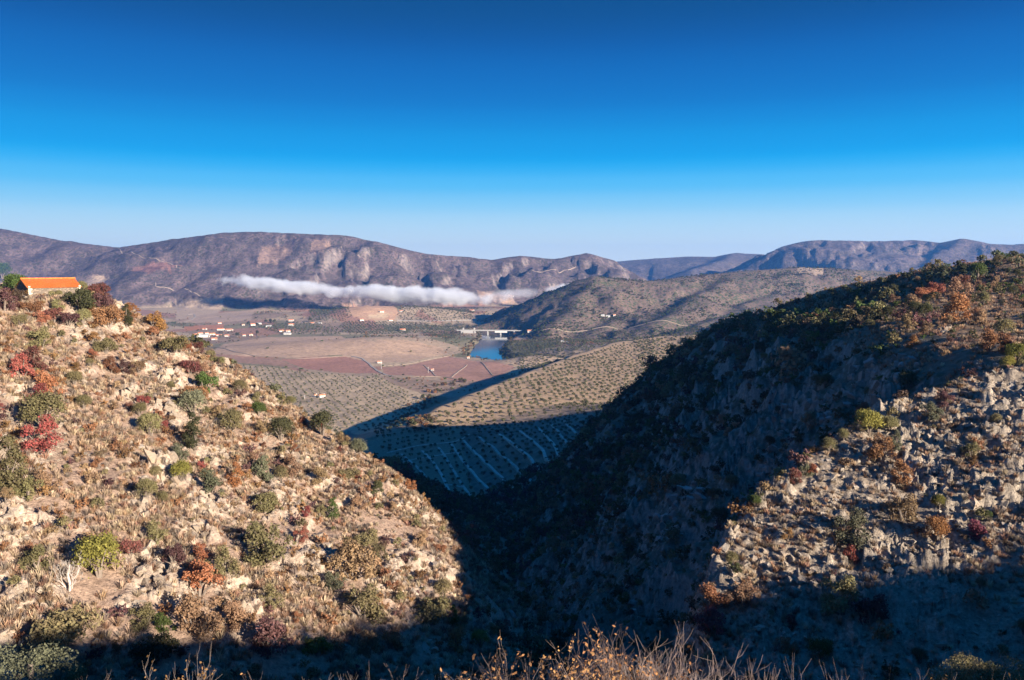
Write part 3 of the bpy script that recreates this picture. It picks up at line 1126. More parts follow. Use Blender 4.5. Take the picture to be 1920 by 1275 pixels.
def plant(loc, r, shape, col, label, cat, group=None, name='shrub', squash=1.0):
    """a shrub: an Empty at its foot with its crown and stems"""
    me, st = PROTO[shape][rng.integers(len(PROTO[shape]))]
    e = empty(name, loc, (0, 0, rng.uniform(0, 6.28)), (r, r, r * squash))
    tag(e, label, cat, group)
    add('crown' if shape != 'bare' else 'twigs', tinted(me, col), parent=e)
    add('stem', st, parent=e)
    return e


# hand-placed shrubs: photo position of the crown centre, half width in photo pixels, build, colour, which one it is
SHRUBS = [
    (30, 541, 18, 'ball', 'green', 'rounded green bush against the left end of the stone barn'),
    (38, 556, 13, 'open', 'brown', 'dark brown bush just below the green bush at the barn gable'),
    (92, 545, 15, 'open', 'brown', 'dark brown bush against the middle of the barn front'),
    (63, 540, 12, 'bare', 'twig', 'grey leafless bush against the barn front, beside a dark brown bush'),
    (150, 562, 27, 'wide', 'darkolive', 'large dark olive-brown bush just right of the barn'),
    (190, 564, 19, 'wide', 'maroon', 'dark purple bush next to the large olive-brown bush right of the barn'),
    (188, 545, 19, 'wide', 'crimson', 'crimson bush on the skyline right of the barn'),
    (155, 540, 9, 'ball', 'olive', 'small olive bush on the skyline between barn and crimson bush'),
    (203, 594, 27, 'wide', 'rust', 'wide orange-brown bush on the slope below the purple bush'),
    (168, 582, 13, 'open', 'rust', 'small orange-brown bush left of the wide orange-brown one'),
    (243, 584, 14, 'open', 'orange', 'bright orange bush on the crest right of the barn'),
    (236, 603, 14, 'tall', 'darkolive', 'dark olive bush under the bright orange bush on the crest'),
    (100, 592, 17, 'open', 'crimson', 'dark crimson bush below the barn, beside a brighter red one'),
    (78, 596, 12, 'open', 'red', 'small bright red bush touching the crimson bush below the barn'),
    (108, 576, 13, 'open', 'olive', 'olive-green bush directly above the crimson bush below the barn'),
    (128, 598, 15, 'open', 'maroon', 'reddish brown bush right of the crimson bush below the barn'),
    (155, 598, 13, 'ball', 'olive', 'rounded tan-olive bush left of the wide orange-brown bush'),
    (4, 513, 13, 'ball', 'green', 'dark green bush on the skyline at the left edge, left of the barn'),
    (8, 567, 21, 'open', 'maroon', 'large maroon bush at the left edge below the barn'),
    (57, 574, 16, 'wide', 'rust', 'brown bush with yellow foot below the barn gable'),
    (38, 601, 13, 'open', 'olive', 'yellowish olive bush below the maroon bush at the left edge'),
    (290, 604, 19, 'open', 'orange', 'golden orange bush on the crest, farthest right of the orange ones'),
    (285, 622, 13, 'open', 'rust', 'rust bush just under the golden orange bush on the crest'),
    (327, 643, 22, 'wide', 'olive', 'large olive bush on the crest above a reddish bush'),
    (350, 652, 13, 'open', 'ember', 'reddish brown bush right of the large olive bush on the crest'),
    (370, 647, 11, 'wide', 'crimson', 'small dark crimson bush on the crest beside a tan one'),
    (387, 653, 12, 'open', 'tan', 'tan bush on the crest right of the small crimson bush'),
    (78, 638, 20, 'open', 'olive', 'yellowish olive bush on the upper slope two bushes below the barn'),
    (173, 633, 14, 'open', 'rust', 'olive-orange bush on the upper slope among grey rocks'),
    (197, 649, 18, 'wide', 'olive', 'spreading olive bush below the orange one among grey rocks'),
    (62, 676, 22, 'open', 'crimson', 'deep red bush at the top of the red thicket on the left'),
    (42, 690, 22, 'open', 'red', 'bright red bush left in the red thicket on the upper slope'),
    (86, 722, 24, 'open', 'ember', 'orange-red bush in the middle of the red thicket'),
    (72, 742, 20, 'open', 'red', 'red bush low in the red thicket'),
    (140, 713, 12, 'ball', 'olive', 'small round olive bush right of the red thicket'),
    (83, 784, 32, 'ball', 'olive', 'largest round olive bush below the red thicket'),
    (157, 758, 12, 'ball', 'olive', 'small olive bush right of the largest round olive bush'),
    (85, 818, 30, 'open', 'red', 'loose red bush below the largest round olive bush'),
    (172, 664, 10, 'open', 'red', 'small red bush on the upper slope beside grey rocks'),
    (207, 686, 16, 'open', 'rust', 'brown bush leftmost of three on the upper slope'),
    (232, 690, 14, 'open', 'maroon', 'reddish middle bush of three on the upper slope'),
    (260, 688, 15, 'open', 'tan', 'tan bush rightmost of three on the upper slope'),
    (355, 688, 19, 'wide', 'crimson', 'dense crimson bush under the crest beside pale rocks'),
    (387, 696, 15, 'open', 'tan', 'orange-tan bush touching the dense crimson bush'),
    (408, 674, 12, 'wide', 'olive', 'olive bush on the crest above pale rock ledges'),
    (380, 718, 23, 'open', 'green', 'bright green bush under the crest'),
    (363, 738, 23, 'wide', 'rust', 'tan-brown bush below the bright green bush'),
    (363, 764, 24, 'ball', 'greygreen', 'smooth round grey-green bush below the tan-brown one'),
    (262, 771, 12, 'ball', 'olive', 'small olive bush beside a red bush in mid slope'),
    (267, 750, 12, 'open', 'red', 'red bush above a small olive bush in mid slope'),
    (242, 762, 9, 'open', 'crimson', 'tiny crimson bush left of the red mid-slope bush'),
    (282, 803, 20, 'ball', 'olive', 'round olive bush above the pale rock wall'),
    (433, 798, 22, 'ball', 'olive', 'round olive bush in mid slope with a dark hollow to its left'),
    (366, 825, 24, 'tall', 'darkolive', 'tall dark olive bush right above the gold bush at the rock wall'),
    (485, 770, 13, 'ball', 'green', 'dark green bush near the crest, greenest of its neighbours'),
    (450, 728, 12, 'ball', 'olive', 'olive bush among pale rocks on the crest'),
    (480, 747, 12, 'open', 'olive', 'olive bush above the dark green bush near the crest'),
    (527, 750, 13, 'open', 'olive', 'olive bush standing on the skyline of the slope'),
    (407, 776, 13, 'open', 'tan', 'tan bush left of the round olive mid-slope bush'),
    (493, 801, 15, 'open', 'tan', 'light tan bush left of the large dark olive one near the crest'),
    (527, 811, 22, 'ball', 'darkolive', 'large dark olive bush near the crest'),
    (605, 799, 22, 'ball', 'darkolive', 'dark olive bush on the skyline, farthest right of the large ones'),
    (567, 791, 10, 'open', 'red', 'small red bush near the skyline left of a dark olive one'),
    (640, 822, 14, 'open', 'tan', 'tan bush on the skyline right of the dark olive one'),
    (463, 763, 10, 'open', 'rust', 'small rust bush among rocks near the crest'),
    (14, 903, 35, 'tall', 'olive', 'tall olive bush cut by the left edge in mid slope'),
    (53, 921, 22, 'open', 'olive', 'tan-olive bush right of the tall one at the left edge'),
    (83, 900, 21, 'open', 'tan', 'pale orange bush right of the tall olive bush at the left edge'),
    (275, 922, 17, 'ball', 'olive', 'round olive bush in front of the pale rock wall'),
    (341, 888, 17, 'ball', 'lime', 'round golden bush at the right end of the pale rock wall'),
    (337, 850, 18, 'open', 'greygreen', 'grey-olive bush above the round golden bush'),
    (395, 905, 25, 'open', 'greygreen', 'grey twiggy bush right of the round golden bush'),
    (441, 902, 17, 'tall', 'orange', 'pale orange bush right of the grey twiggy bush'),
    (490, 879, 23, 'open', 'greygreen', 'grey-brown bush above the rock ledges in mid slope'),
    (526, 893, 14, 'ball', 'olive', 'small olive bush right of the grey-brown bush in mid slope'),
    (545, 872, 20, 'open', 'tan', 'brown-tan bush left of its twin under the crest'),
    (596, 890, 18, 'open', 'tan', 'brown-tan bush right of its twin under the crest'),
    (494, 940, 26, 'wide', 'olive', 'olive bush above the largest pale olive bush'),
    (498, 1020, 43, 'open', 'olive', 'largest pale olive bush in the middle of the lit slope'),
    (568, 1004, 15, 'open', 'red', 'small vivid red bush right of the largest pale olive bush'),
    (625, 964, 15, 'tall', 'green', 'slender green bush on the right part of the lit slope'),
    (600, 960, 13, 'open', 'olive', 'olive bush left of the slender green one'),
    (625, 1090, 20, 'open', 'greygreen', 'pale green thick-leaved bush at the foot of the tall rock block'),
    (243, 1026, 19, 'wide', 'crimson', 'dark red bush above the yellow-green bush'),
    (187, 1057, 36, 'ball', 'lime', 'bright yellow-green round bush low on the lit slope'),
    (69, 1051, 25, 'open', 'olive', 'tan-olive bush left of the white leafless tree'),
    (371, 1085, 38, 'open', 'ember', 'large orange-red tree low on the lit slope'),
    (380, 1040, 20, 'open', 'ember', 'dark orange bush just above the large orange-red tree'),
    (325, 1040, 20, 'open', 'maroon', 'thin reddish bush left above the large orange-red tree'),
    (420, 1055, 27, 'open', 'olive', 'olive bush right of the large orange-red tree'),
    (293, 1000, 21, 'open', 'olive', 'tan-olive bush above the thin reddish bush'),
    (120, 1175, 45, 'wide', 'olive', 'broad olive bush half in shade at the bottom left'),
    (272, 1160, 23, 'open', 'olive', 'olive bush at the shadow line below the yellow-green bush'),
    (305, 1170, 20, 'open', 'green', 'greenish bush right of the olive one at the shadow line'),
    (364, 1157, 40, 'open', 'tan', 'large pinkish tan bush below the orange-red tree'),
    (445, 1157, 29, 'open', 'tan', 'tan bush right of the large pinkish tan one'),
    (293, 1222, 36, 'wide', 'darkolive', 'dark olive bush in the shade at the bottom'),
    (505, 1195, 40, 'open', 'maroon', 'large brown bush in the shade at the bottom of the lit slope'),
    (593, 1212, 23, 'wide', 'lime', 'yellow-olive bush half in shade at the slope foot'),
    (508, 1118, 21, 'open', 'olive', 'tan-olive bush below the largest pale olive bush'),
    (654, 886, 18, 'wide', 'olive', 'olive bush under the crest, left of a small red one'),
    (673, 891, 10, 'open', 'red', 'small red bush just under the crest'),
    (673, 842, 16, 'ball', 'greygreen', 'grey-olive bush on the crest line of the lit slope'),
    (767, 910, 12, 'open', 'orange', 'orange-brown bush on the edge of the dark gorge'),
    (707, 914, 15, 'open', 'darkolive', 'dark olive bush near the gorge edge'),
    (672, 939, 15, 'open', 'tan', 'tan bush below the dark olive one near the gorge edge'),
    (682, 1009, 26, 'wide', 'olive', 'spreading olive bush near the gorge edge'),
    (710, 1038, 19, 'open', 'olive', 'tan-olive bush right below the spreading olive bush'),
    (666, 1053, 44, 'open', 'tan', 'largest tan bush on the right part of the lit slope'),
    (788, 1013, 18, 'open', 'tan', 'orange-tan bush beside the gorge shadow'),
    (823, 1027, 12, 'open', 'rust', 'small brown bush on the very edge of the gorge shadow'),
    (679, 1133, 38, 'open', 'olive', 'large olive bush below the largest tan bush'),
    (813, 1144, 34, 'wide', 'olive', 'broad olive bush near the gorge at the slope foot'),
    (848, 1165, 15, 'tall', 'green', 'green bush right of the broad olive bush at the slope foot'),
    (868, 1166, 15, 'open', 'olive', 'olive bush rightmost at the slope foot beside the green one'),
    (832, 1108, 16, 'ball', 'olive', 'yellow-olive bush above the broad olive bush'),
    (732, 1200, 23, 'open', 'rust', 'orange-brown bush at the bottom of the lit slope'),
    (855, 1200, 24, 'open', 'ember', 'reddish brown bush at the bottom beside the gorge'),
    (901, 1202, 16, 'ball', 'lime', 'golden olive bush at the lowest tip of the lit slope'),
    (901, 1172, 18, 'bare', 'twig', 'grey leafless bush at the lowest tip of the lit slope'),
    (921, 1178, 12, 'open', 'orange', 'orange bush beside the leafless one at the lowest tip'),
    (942, 1182, 19, 'open', 'brown', 'brown bush in gorge shade next to the orange one'),
    (690, 1207, 26, 'open', 'tan', 'orange-tan bush left of the orange-brown one at the bottom'),
    # rocky spur on the right
    (1416, 941, 10, 'ball', 'green', 'small green bush on the left edge of the rocky spur'),
    (1509, 881, 12, 'open', 'greygreen', 'grey-green bush on the spur edge between two red ones'),
    (1490, 893, 16, 'open', 'crimson', 'red bush on the spur edge left of a grey-green one'),
    (1524, 879, 10, 'open', 'ember', 'orange-red bush on the spur edge right of a grey-green one'),
    (1555, 838, 13, 'ball', 'olive', 'olive bush on the upper spur edge'),
    (1580, 818, 10, 'ball', 'olive', 'small olive bush on the spur edge just above another'),
    (1655, 840, 24, 'open', 'rust', 'orange-brown bush on the upper spur, green on its right'),
    (1678, 836, 13, 'tall', 'greygreen', 'green bush touching the orange-brown bush on the upper spur'),
    (1689, 886, 21, 'open', 'rust', 'brown bush below the orange-brown one on the spur'),
    (1820, 845, 15, 'open', 'olive', 'olive-brown bush high on the spur near the right edge'),
    (1601, 992, 32, 'open', 'greygreen', 'largest grey-olive bush in the middle of the spur'),
    (1594, 1040, 16, 'open', 'red', 'vivid red bush below the largest bush on the spur'),
    (1755, 998, 19, 'ball', 'orange', 'round orange bush on the spur'),
    (1831, 998, 20, 'open', 'magenta', 'purple-red bush beside a pale boulder on the spur'),
    (1693, 956, 28, 'open', 'tan', 'tan bush above the round orange bush on the spur'),
    (1760, 944, 11, 'ball', 'lime', 'small yellow-olive bush above the round orange one'),
    (1852, 968, 7, 'ball', 'green', 'tiny green bush near the purple-red one on the spur'),
    (1580, 1120, 34, 'open', 'olive', 'large olive bush at the shadow line of the spur'),
    (1329, 1122, 30, 'open', 'rust', 'orange-olive bush at the left foot of the spur'),
    (1393, 1120, 28, 'open', 'tan', 'tan bush right of the orange-olive one at the spur foot'),
    (1336, 1165, 28, 'open', 'magenta', 'magenta bush below the tan one at the spur foot'),
    (1636, 1147, 30, 'open', 'maroon', 'dark brown bush in shade below the large olive one'),
    (1474, 1211, 17, 'open', 'ember', 'reddish brown bush in shade at the spur foot'),
    (1485, 1168, 14, 'open', 'crimson', 'dark red bush in shade right of the pale ledge'),
    (1538, 1225, 20, 'ball', 'green', 'dark green bush in shade at the bottom of the spur'),
    (1627, 798, 22, 'ball', 'lime', 'round golden-green bush on the spur crest against the dark cliff'),
    (1667, 799, 14, 'ball', 'olive', 'small olive bush right of the round golden-green one'),
    (1767, 748, 15, 'open', 'maroon', 'maroon bush on the spur crest'),
    (1743, 771, 17, 'open', 'greygreen', 'grey-olive bush below the maroon bush on the spur crest'),
    # right hill
    (1733, 548, 16, 'wide', 'ember', 'rust-red bush, left of a red pair on the right hilltop'),
    (1752, 541, 15, 'wide', 'red', 'red bush, right of a red pair on the right hilltop'),
    (1793, 547, 21, 'open', 'tan', 'pale tan bush above rocks on the right hilltop'),
    (1803, 527, 14, 'wide', 'crimson', 'crimson bush highest on the right hilltop'),
    (1793, 581, 27, 'open', 'ember', 'large red-brown bush above pale rocks on the right hill'),
    (1833, 513, 13, 'ball', 'green', 'green tree on the right hill skyline'),
    (1713, 567, 19, 'open', 'tan', 'tan bush at the shadow edge of the right hill'),
    (1630, 588, 17, 'open', 'tan', 'tan bush above the cliff top on the right hill'),
    (1710, 642, 12, 'open', 'orange', 'lone orange bush caught by sun on the shaded hill'),
    (1837, 598, 15, 'open', 'tan', 'tan bush right of the large red-brown one'),
    (1887, 648, 19, 'open', 'rust', 'tan-brown bush near the right edge above the spur'),
    (1905, 668, 16, 'ball', 'lime', 'yellow-olive bush at the right edge above the spur'),
    (1888, 684, 11, 'ball', 'lime', 'small round yellow-olive bush at the top of the spur'),
    (1533, 721, 14, 'ball', 'olive', 'sunlit olive bush above the shaded cliff pillar'),
]
placed = []


def put(px, py, r, *a, **k):
    h = hit(px, min(py + 0.7 * r, 1400))
    if h is None:
        return None
    R_ = r * np.linalg.norm(h) / FPX * 1.2
    placed.append((h[0], h[1], R_))
    return plant((h[0], h[1], h[2] - (0.3 if a[0] == 'open' else 0.08) * R_), R_, *a, **k)


for px, py, r, shape, col, lab in SHRUBS:
    grp = 'shrubs on the lit left slope' if px < 960 else 'shrubs on the rocky spur and right hill'
    put(px, py, r, shape, col, lab, 'bush', grp, name='leafless_bush' if shape == 'bare' else 'bush')

# the white leafless tree low on the left slope
h = hit(130, 1108)
tip = []
me = twig_mesh('white_tree_branches', PALE_BARK, 3, 5, 0.5, 0.03, 4, None, 0.62)
e = empty('leafless_tree', tuple(h), (0, 0, 1.0), 2.5)
tag(e, 'white leafless tree left of the bright yellow-green bush', 'tree')
add('crown', me, parent=e)
mb = MB()
mb.tube([(0, 0, -0.2), (0.05, 0, 0.3), (0.0, 0.05, 0.75), (0.1, 0.02, 1.2)], [0.07, 0.055, 0.04, 0.02], 6)
add('trunk', mb.mesh('white_tree_trunk', PALE_BARK), parent=e)
placed.append((h[0], h[1], 2.5))

# more single bushes scattered between them: alike, so they share labels by kind and place
PLACED = np.array(placed)


def scatter_pts(n_, box, ok, min_d):
    """random plan positions in a box that satisfy ok() and keep their distance"""
    x = rng.uniform(box[0], box[1], n_)
    y = rng.uniform(box[2], box[3], n_)
    k = ok(x, y)
    x, y = x[k], y[k]
    keep, cell = [], {}
    for i in range(len(x)):
        c = (int(x[i] // min_d), int(y[i] // min_d))
        if any((c[0] + a, c[1] + b) in cell for a in (-1, 0, 1) for b in (-1, 0, 1) if a == 0 or b == 0):
            if any((x[i] - x[j]) ** 2 + (y[i] - y[j]) ** 2 < min_d ** 2 for a in (-1, 0, 1) for b in (-1, 0, 1) for j in cell.get((c[0] + a, c[1] + b), ())):
                continue
        cell.setdefault(c, []).append(i)
        keep.append(i)
    return x[keep], y[keep]


def clear(x, y, f=1.0):
    d2 = (x[:, None] - PLACED[None, :, 0]) ** 2 + (y[:, None] - PLACED[None, :, 1]) ** 2
    return (d2 > (PLACED[None, :, 2] * f) ** 2).all(1)


AUTO = [
    (55, (-125, 0, 70, 190), 1, 5.5, [('tan', 'open', 'light tan bush among the dry grass of the lit left slope'), ('rust', 'open', 'rust-brown bush among the dry grass of the lit left slope'), ('olive', 'ball', 'small olive bush among the dry grass of the lit left slope'), ('red', 'open', 'small reddish bush among the dry grass of the lit left slope')], (0.6, 1.3), 'small bushes between the larger ones on the left slope'),
    (20, (20, 110, 70, 140), 2, 5.0, [('tan', 'open', 'small tan bush between slabs of the rocky spur'), ('rust', 'open', 'small rust bush between slabs of the rocky spur'), ('olive', 'ball', 'small olive bush between slabs of the rocky spur')], (0.5, 1.1), 'small bushes between the slabs of the spur'),
    (70, (40, 180, 120, 330), 3, 6.0, [('olive', 'ball', 'olive bush on the shaded right hillside'), ('darkolive', 'ball', 'dark olive bush on the shaded right hillside'), ('rust', 'open', 'brown bush on the shaded right hillside'), ('tan', 'open', 'pale tan bush on the right hillside')], (1.3, 2.6), 'bushes of the right hillside'),
]
for want, box, fid, md, kinds, (r0, r1), grp in AUTO:
    x, y = scatter_pts(want * 60, box, lambda a, b: (feature(a, b) == fid) & visible(a, b, 0.5), md)
    k = clear(x, y, 1.3)
    x, y = x[k][:want], y[k][:want]
    z = ground(x, y)
    for i in range(len(x)):
        col, shape, lab = kinds[rng.integers(len(kinds))]
        r = rng.uniform(r0, r1)
        placed.append((x[i], y[i], r))
        plant((x[i], y[i], z[i] - 0.05), r, shape, col, lab, 'bush', lab, name='bush')
PLACED = np.array(placed)


# ------------------------------------------------------------------ instanced stuff (what nobody could count)
def scatter(name, X, Y, Z, S, idxs, protos, label, tilt=0.12):
    coll = bpy.data.collections.new(name + '_sources')
    for i, (me, m) in enumerate(protos):
        mm = me.copy()
        mm.materials.clear()
        mm.materials.append(m)
        o = bpy.data.objects.new('%s_source_%02d' % (name, i), mm)
        coll.objects.link(o)
    me = bpy.data.meshes.new(name)
    k = len(X)
    me.vertices.add(k)
    me.vertices.foreach_set('co', np.stack([X, Y, Z], -1).astype(np.float32).ravel())
    rot = np.stack([rng.normal(0, tilt, k), rng.normal(0, tilt, k), rng.uniform(0, 6.283, k)], -1)
    a = me.attributes.new('rot', 'FLOAT_VECTOR', 'POINT')
    a.data.foreach_set('vector', rot.astype(np.float32).ravel())
    a = me.attributes.new('scl', 'FLOAT', 'POINT')
    a.data.foreach_set('value', np.asarray(S, np.float32))
    a = me.attributes.new('pick', 'INT', 'POINT')
    a.data.foreach_set('value', np.asarray(idxs, np.int32))
    o = add(name, me)
    tag(o, label, kind='stuff')
    ng = bpy.data.node_groups.new(name + '_nodes', 'GeometryNodeTree')
    ng.interface.new_socket('Geometry', in_out='INPUT', socket_type='NodeSocketGeometry')
    ng.interface.new_socket('Geometry', in_out='OUTPUT', socket_type='NodeSocketGeometry')
    N, Lk = ng.nodes, ng.links
    gi, go = N.new('NodeGroupInput'), N.new('NodeGroupOutput')
    ci = N.new('GeometryNodeCollectionInfo')
    ci.inputs['Collection'].default_value = coll
    ci.inputs['Separate Children'].default_value = True
    ci.inputs['Reset Children'].default_value = True
    ip = N.new('GeometryNodeInstanceOnPoints')
    ip.inputs['Pick Instance'].default_value = True

    def named(nm, typ):
        q = N.new('GeometryNodeInputNamedAttribute')
        q.data_type = typ
        q.inputs['Name'].default_value = nm
        return q.outputs['Attribute']
    Lk.new(gi.outputs[0], ip.inputs['Points'])
    Lk.new(ci.outputs[0], ip.inputs['Instance'])
    Lk.new(named('pick', 'INT'), ip.inputs['Instance Index'])
    e2r = N.new('FunctionNodeEulerToRotation')
    Lk.new(named('rot', 'FLOAT_VECTOR'), e2r.inputs[0])
    Lk.new(e2r.outputs[0], ip.inputs['Rotation'])
    Lk.new(named('scl', 'FLOAT'), ip.inputs['Scale'])
    Lk.new(ip.outputs[0], go.inputs[0])
    md = o.modifiers.new('scatter', 'NODES')
    md.node_group = ng
    return o


def tuft_mesh(name, n_, spread, h, w):
    V = []
    for i in range(n_):
        a = rng.uniform(0, 6.28)
        q = rng.uniform(0, 0.25)
        b = np.array([q * math.cos(a), q * math.sin(a), -0.05])
        t = b + np.array([spread * math.cos(a) * rng.uniform(0.3, 1), spread * math.sin(a) * rng.uniform(0.3, 1), h * rng.uniform(0.5, 1)])
        p = np.array([-math.sin(a), math.cos(a), 0]) * w
        V += [b - p, b + p, t + p * 0.5, t - p * 0.5]
    return mesh_np(name, np.array(V), np.arange(len(V)).reshape(-1, 4))


GRASS = [leaf_mat('dry_grass_straw', (0.50, 0.365, 0.245), (0.33, 0.24, 0.16), 0.3), leaf_mat('dry_grass_rust', (0.37, 0.215, 0.13), (0.24, 0.15, 0.095), 0.3), leaf_mat('dry_grass_grey', (0.26, 0.20, 0.15), (0.17, 0.13, 0.105), 0.3)]
tufts = [tuft_mesh('tuft', 34, 0.55, 0.8, 0.05) for _ in range(3)]
small = [crown('small_bush', k, 260, 0.13)[0] for k in ('ball', 'wide', 'open', 'open')]


def drop_field(n_, box, ok, md):
    x, y = scatter_pts(n_, box, ok, md)
    return x, y, ground(x, y)


# dry grass and heath tufts on the left slope and the spur
patch = lambda x, y: fbm(x, y, 14, 3)
x, y = rng.uniform(-130, 12, 90000), rng.uniform(45, 200, 90000)
k = (feature(x, y) == 1) & visible(x, y, 0.4)
x, y = x[k], y[k]
k = rng.uniform(0, 1, len(x)) < np.clip(0.5 + 0.9 * patch(x, y), 0.1, 1)
x, y = x[k], y[k]
k = clear(x, y, 0.7)
x, y = x[k][:26000], y[k][:26000]
kind = rng.choice(9, len(x), p=np.repeat([0.17, 0.09, 0.0733333333333], 3) / np.repeat([0.17, 0.09, 0.0733333333333], 3).sum())
scatter('dry_grass', x, y, ground(x, y), rng.uniform(0.35, 1.2, len(x)) ** 1.3, kind, [(tufts[i % 3], GRASS[i // 3]) for i in range(9)], 'dry straw and rust coloured grass tufts over the lit left slope')

x, y = rng.uniform(10, 120, 30000), rng.uniform(50, 150, 30000)
k = (feature(x, y) == 2) & visible(x, y, 0.4)
x, y = x[k], y[k]
k = rng.uniform(0, 1, len(x)) < np.clip(0.45 + 0.9 * patch(x, y), 0.05, 1)
x, y = x[k][:9000], y[k][:9000]
scatter('dry_grass', x, y, ground(x, y), rng.uniform(0.3, 1.0, len(x)), rng.choice(9, len(x)), [(tufts[i % 3], GRASS[i // 3]) for i in range(9)], 'dry grass tufts between the slabs of the rocky spur')

x, y = rng.uniform(60, 260, 40000), rng.uniform(125, 420, 40000)
k = (feature(x, y) == 3) & visible(x, y, 0.5)
x, y = x[k], y[k]
_d, _s, _z = polyline(x, y, R_RIDGE)
k = (_d * _s < 14) & (rng.uniform(0, 1, len(x)) < np.clip(0.6 + 0.9 * patch(x, y), 0.1, 1))
x, y = x[k][:7000], y[k][:7000]
scatter('dry_grass', x, y, ground(x, y), rng.uniform(0.4, 1.3, len(x)), rng.choice([3, 4, 5, 3, 4, 0, 6], len(x)), [(tufts[i % 3], GRASS[i // 3]) for i in range(9)], 'rust coloured dry grass over the sunlit top of the right hill')

# low scrub: left slope fill, right hill, gorge and the ground round the photographer
mixp = [(small[i % 4], LEAF[c]) for i, c in enumerate(['olive', 'tan', 'rust', 'darkolive', 'olive', 'brown', 'green', 'maroon', 'tan', 'darkolive', 'rust', 'darkolive'])]
x, y = scatter_pts(16000, (-130, 12, 55, 195), lambda a, b: (feature(a, b) == 1) & visible(a, b, 0.4), 1.7)
k = clear(x, y, 0.9) & (rng.uniform(0, 1, len(x)) < np.clip(0.6 + 0.9 * fbm(x + 80, y, 22, 3), 0.06, 1))
x, y = x[k][:3000], y[k][:3000]
scatter('scrub', x, y, ground(x, y) - 0.05, rng.uniform(0.35, 1.15, len(x)), rng.choice([0, 1, 1, 2, 2, 2, 4, 5, 7, 7, 8, 8, 10, 10], len(x)), mixp, 'low tan and olive scrub between the bushes of the left slope')

x, y = scatter_pts(150000, (-60, 330, 110, 720), lambda a, b: (feature(a, b) == 3) & visible(a, b, 3.0), 2.0)
k = clear(x, y, 1.0) & (rng.uniform(0, 1, len(x)) < np.clip(0.8 + 1.2 * fbm(x + 80, y, 45, 3), 0.15, 1))
x, y = x[k], y[k]
rr = np.hypot(x, y)
_d, _s, _z = polyline(x, y, R_RIDGE)
top_ = _s < 0
k = ~top_ | (rng.uniform(0, 1, len(x)) < 0.6)
x, y, rr, top_ = x[k], y[k], rr[k], top_[k]
scatter('hillside_scrub', x, y, ground(x, y) - 0.1, rng.gamma(3.0, 0.46, len(x)) * np.clip(rr / 300, 0.55, 1.2) * np.where(top_, 0.55, 1.0), rng.choice([0, 2, 3, 3, 3, 4, 6, 6, 7, 9, 11, 11, 5, 8], len(x)), mixp, 'dense dark olive and brown scrub covering the shaded right hillside')

x, y = scatter_pts(30000, (-140, 120, 120, 560), lambda a, b: ((feature(a, b) == 0) | ((feature(a, b) == 1) & (b > 100))) & visible(a, b, 4.0), 3.0)
_d, _s, _z = polyline(x, y, L_EDGE)
k = ((_s > 0) | (feature(x, y) == 0)) & (_d > 3) & (rng.uniform(0, 1, len(x)) < 0.75)
x, y = x[k], y[k]
scatter('gorge_scrub', x, y, ground(x, y) - 0.1, rng.gamma(4.0, 0.45, len(x)) * np.clip(np.hypot(x, y) / 300, 0.7, 1.3), rng.choice([3, 3, 6, 5, 9, 11, 7, 0], len(x)), mixp, 'dark trees and scrub in the bottom of the shaded gorge')

x, y = scatter_pts(14000, (8, 110, 55, 150), lambda a, b: (feature(a, b) == 2) & visible(a, b, 1.0), 1.6)
_d, _s, _z = polyline(x, y, S_EDGE)
shade_line = 88 + 0.12 * (x - 40)
k = ((_s > 0) & (_d > 0.5)) | ((y < shade_line) & (rng.uniform(0, 1, len(x)) < 0.55)) | (rng.uniform(0, 1, len(x)) < 0.16)
k &= clear(x, y, 0.8)
x, y = x[k], y[k]
scatter('spur_scrub', x, y, ground(x, y) - 0.1, rng.gamma(3.0, 0.24, len(x)), rng.choice([1, 2, 8, 10, 4, 5, 3, 7], len(x)), mixp, 'low brown and olive scrub over the foot and side of the rocky spur')

x, y = scatter_pts(2500, (32, 230, -30, 24), lambda a, b: (feature(a, b) == 9) & (np.abs(np.arctan2(a, b)) > math.radians(42)) & (b > -25), 4.2)
scatter('hilltop_scrub', x, y, ground(x, y) - 0.2, rng.uniform(0.5, 2.3, len(x)), rng.choice(12, len(x)), mixp, 'scrub and small trees on the hill beside the photographer')

# ------------------------------------------------------------------ olive trees
olive_far = []
for i in range(4):
    c, r = lobes('ball' if i % 2 else 'wide')
    d = unit(170)
    d[:, 2] = np.abs(d[:, 2]) * np.sign(d[:, 2] + 0.4)
    pk = rng.choice(len(r), 170, p=r ** 2 / (r ** 2).sum())
    olive_far.append((leaves_mesh('olive_crown', c[pk] * [1, 1, 0.85] + d * (r[pk] * rng.uniform(0.7, 1.05, 170))[:, None] + [0, 0, 0.35], d, 0.17), stems('olive_trunk', c[:4] + [0, 0, 0.3], BARK, 0.1)))
for me, st in olive_far:
    me.materials.append(LEAF['grove'])


def rows_in(poly, ang, dx, dy, jit, keep=1.0):
    P = np.array([p[:2] for p in poly])
    c, s = math.cos(ang), math.sin(ang)
    Rm = np.array([[c, -s], [s, c]])
    Q = P @ Rm
    gx, gy = np.meshgrid(np.arange(Q[:, 0].min(), Q[:, 0].max(), dx), np.arange(Q[:, 1].min(), Q[:, 1].max(), dy))
    g = np.stack([gx.ravel(), gy.ravel()], -1)
    g = g + rng.normal(0, jit, g.shape)
    g = g @ Rm.T
    k = in_poly(g[:, 0], g[:, 1], P) & (rng.uniform(0, 1, len(g)) < keep)
    return g[k, 0], g[k, 1]


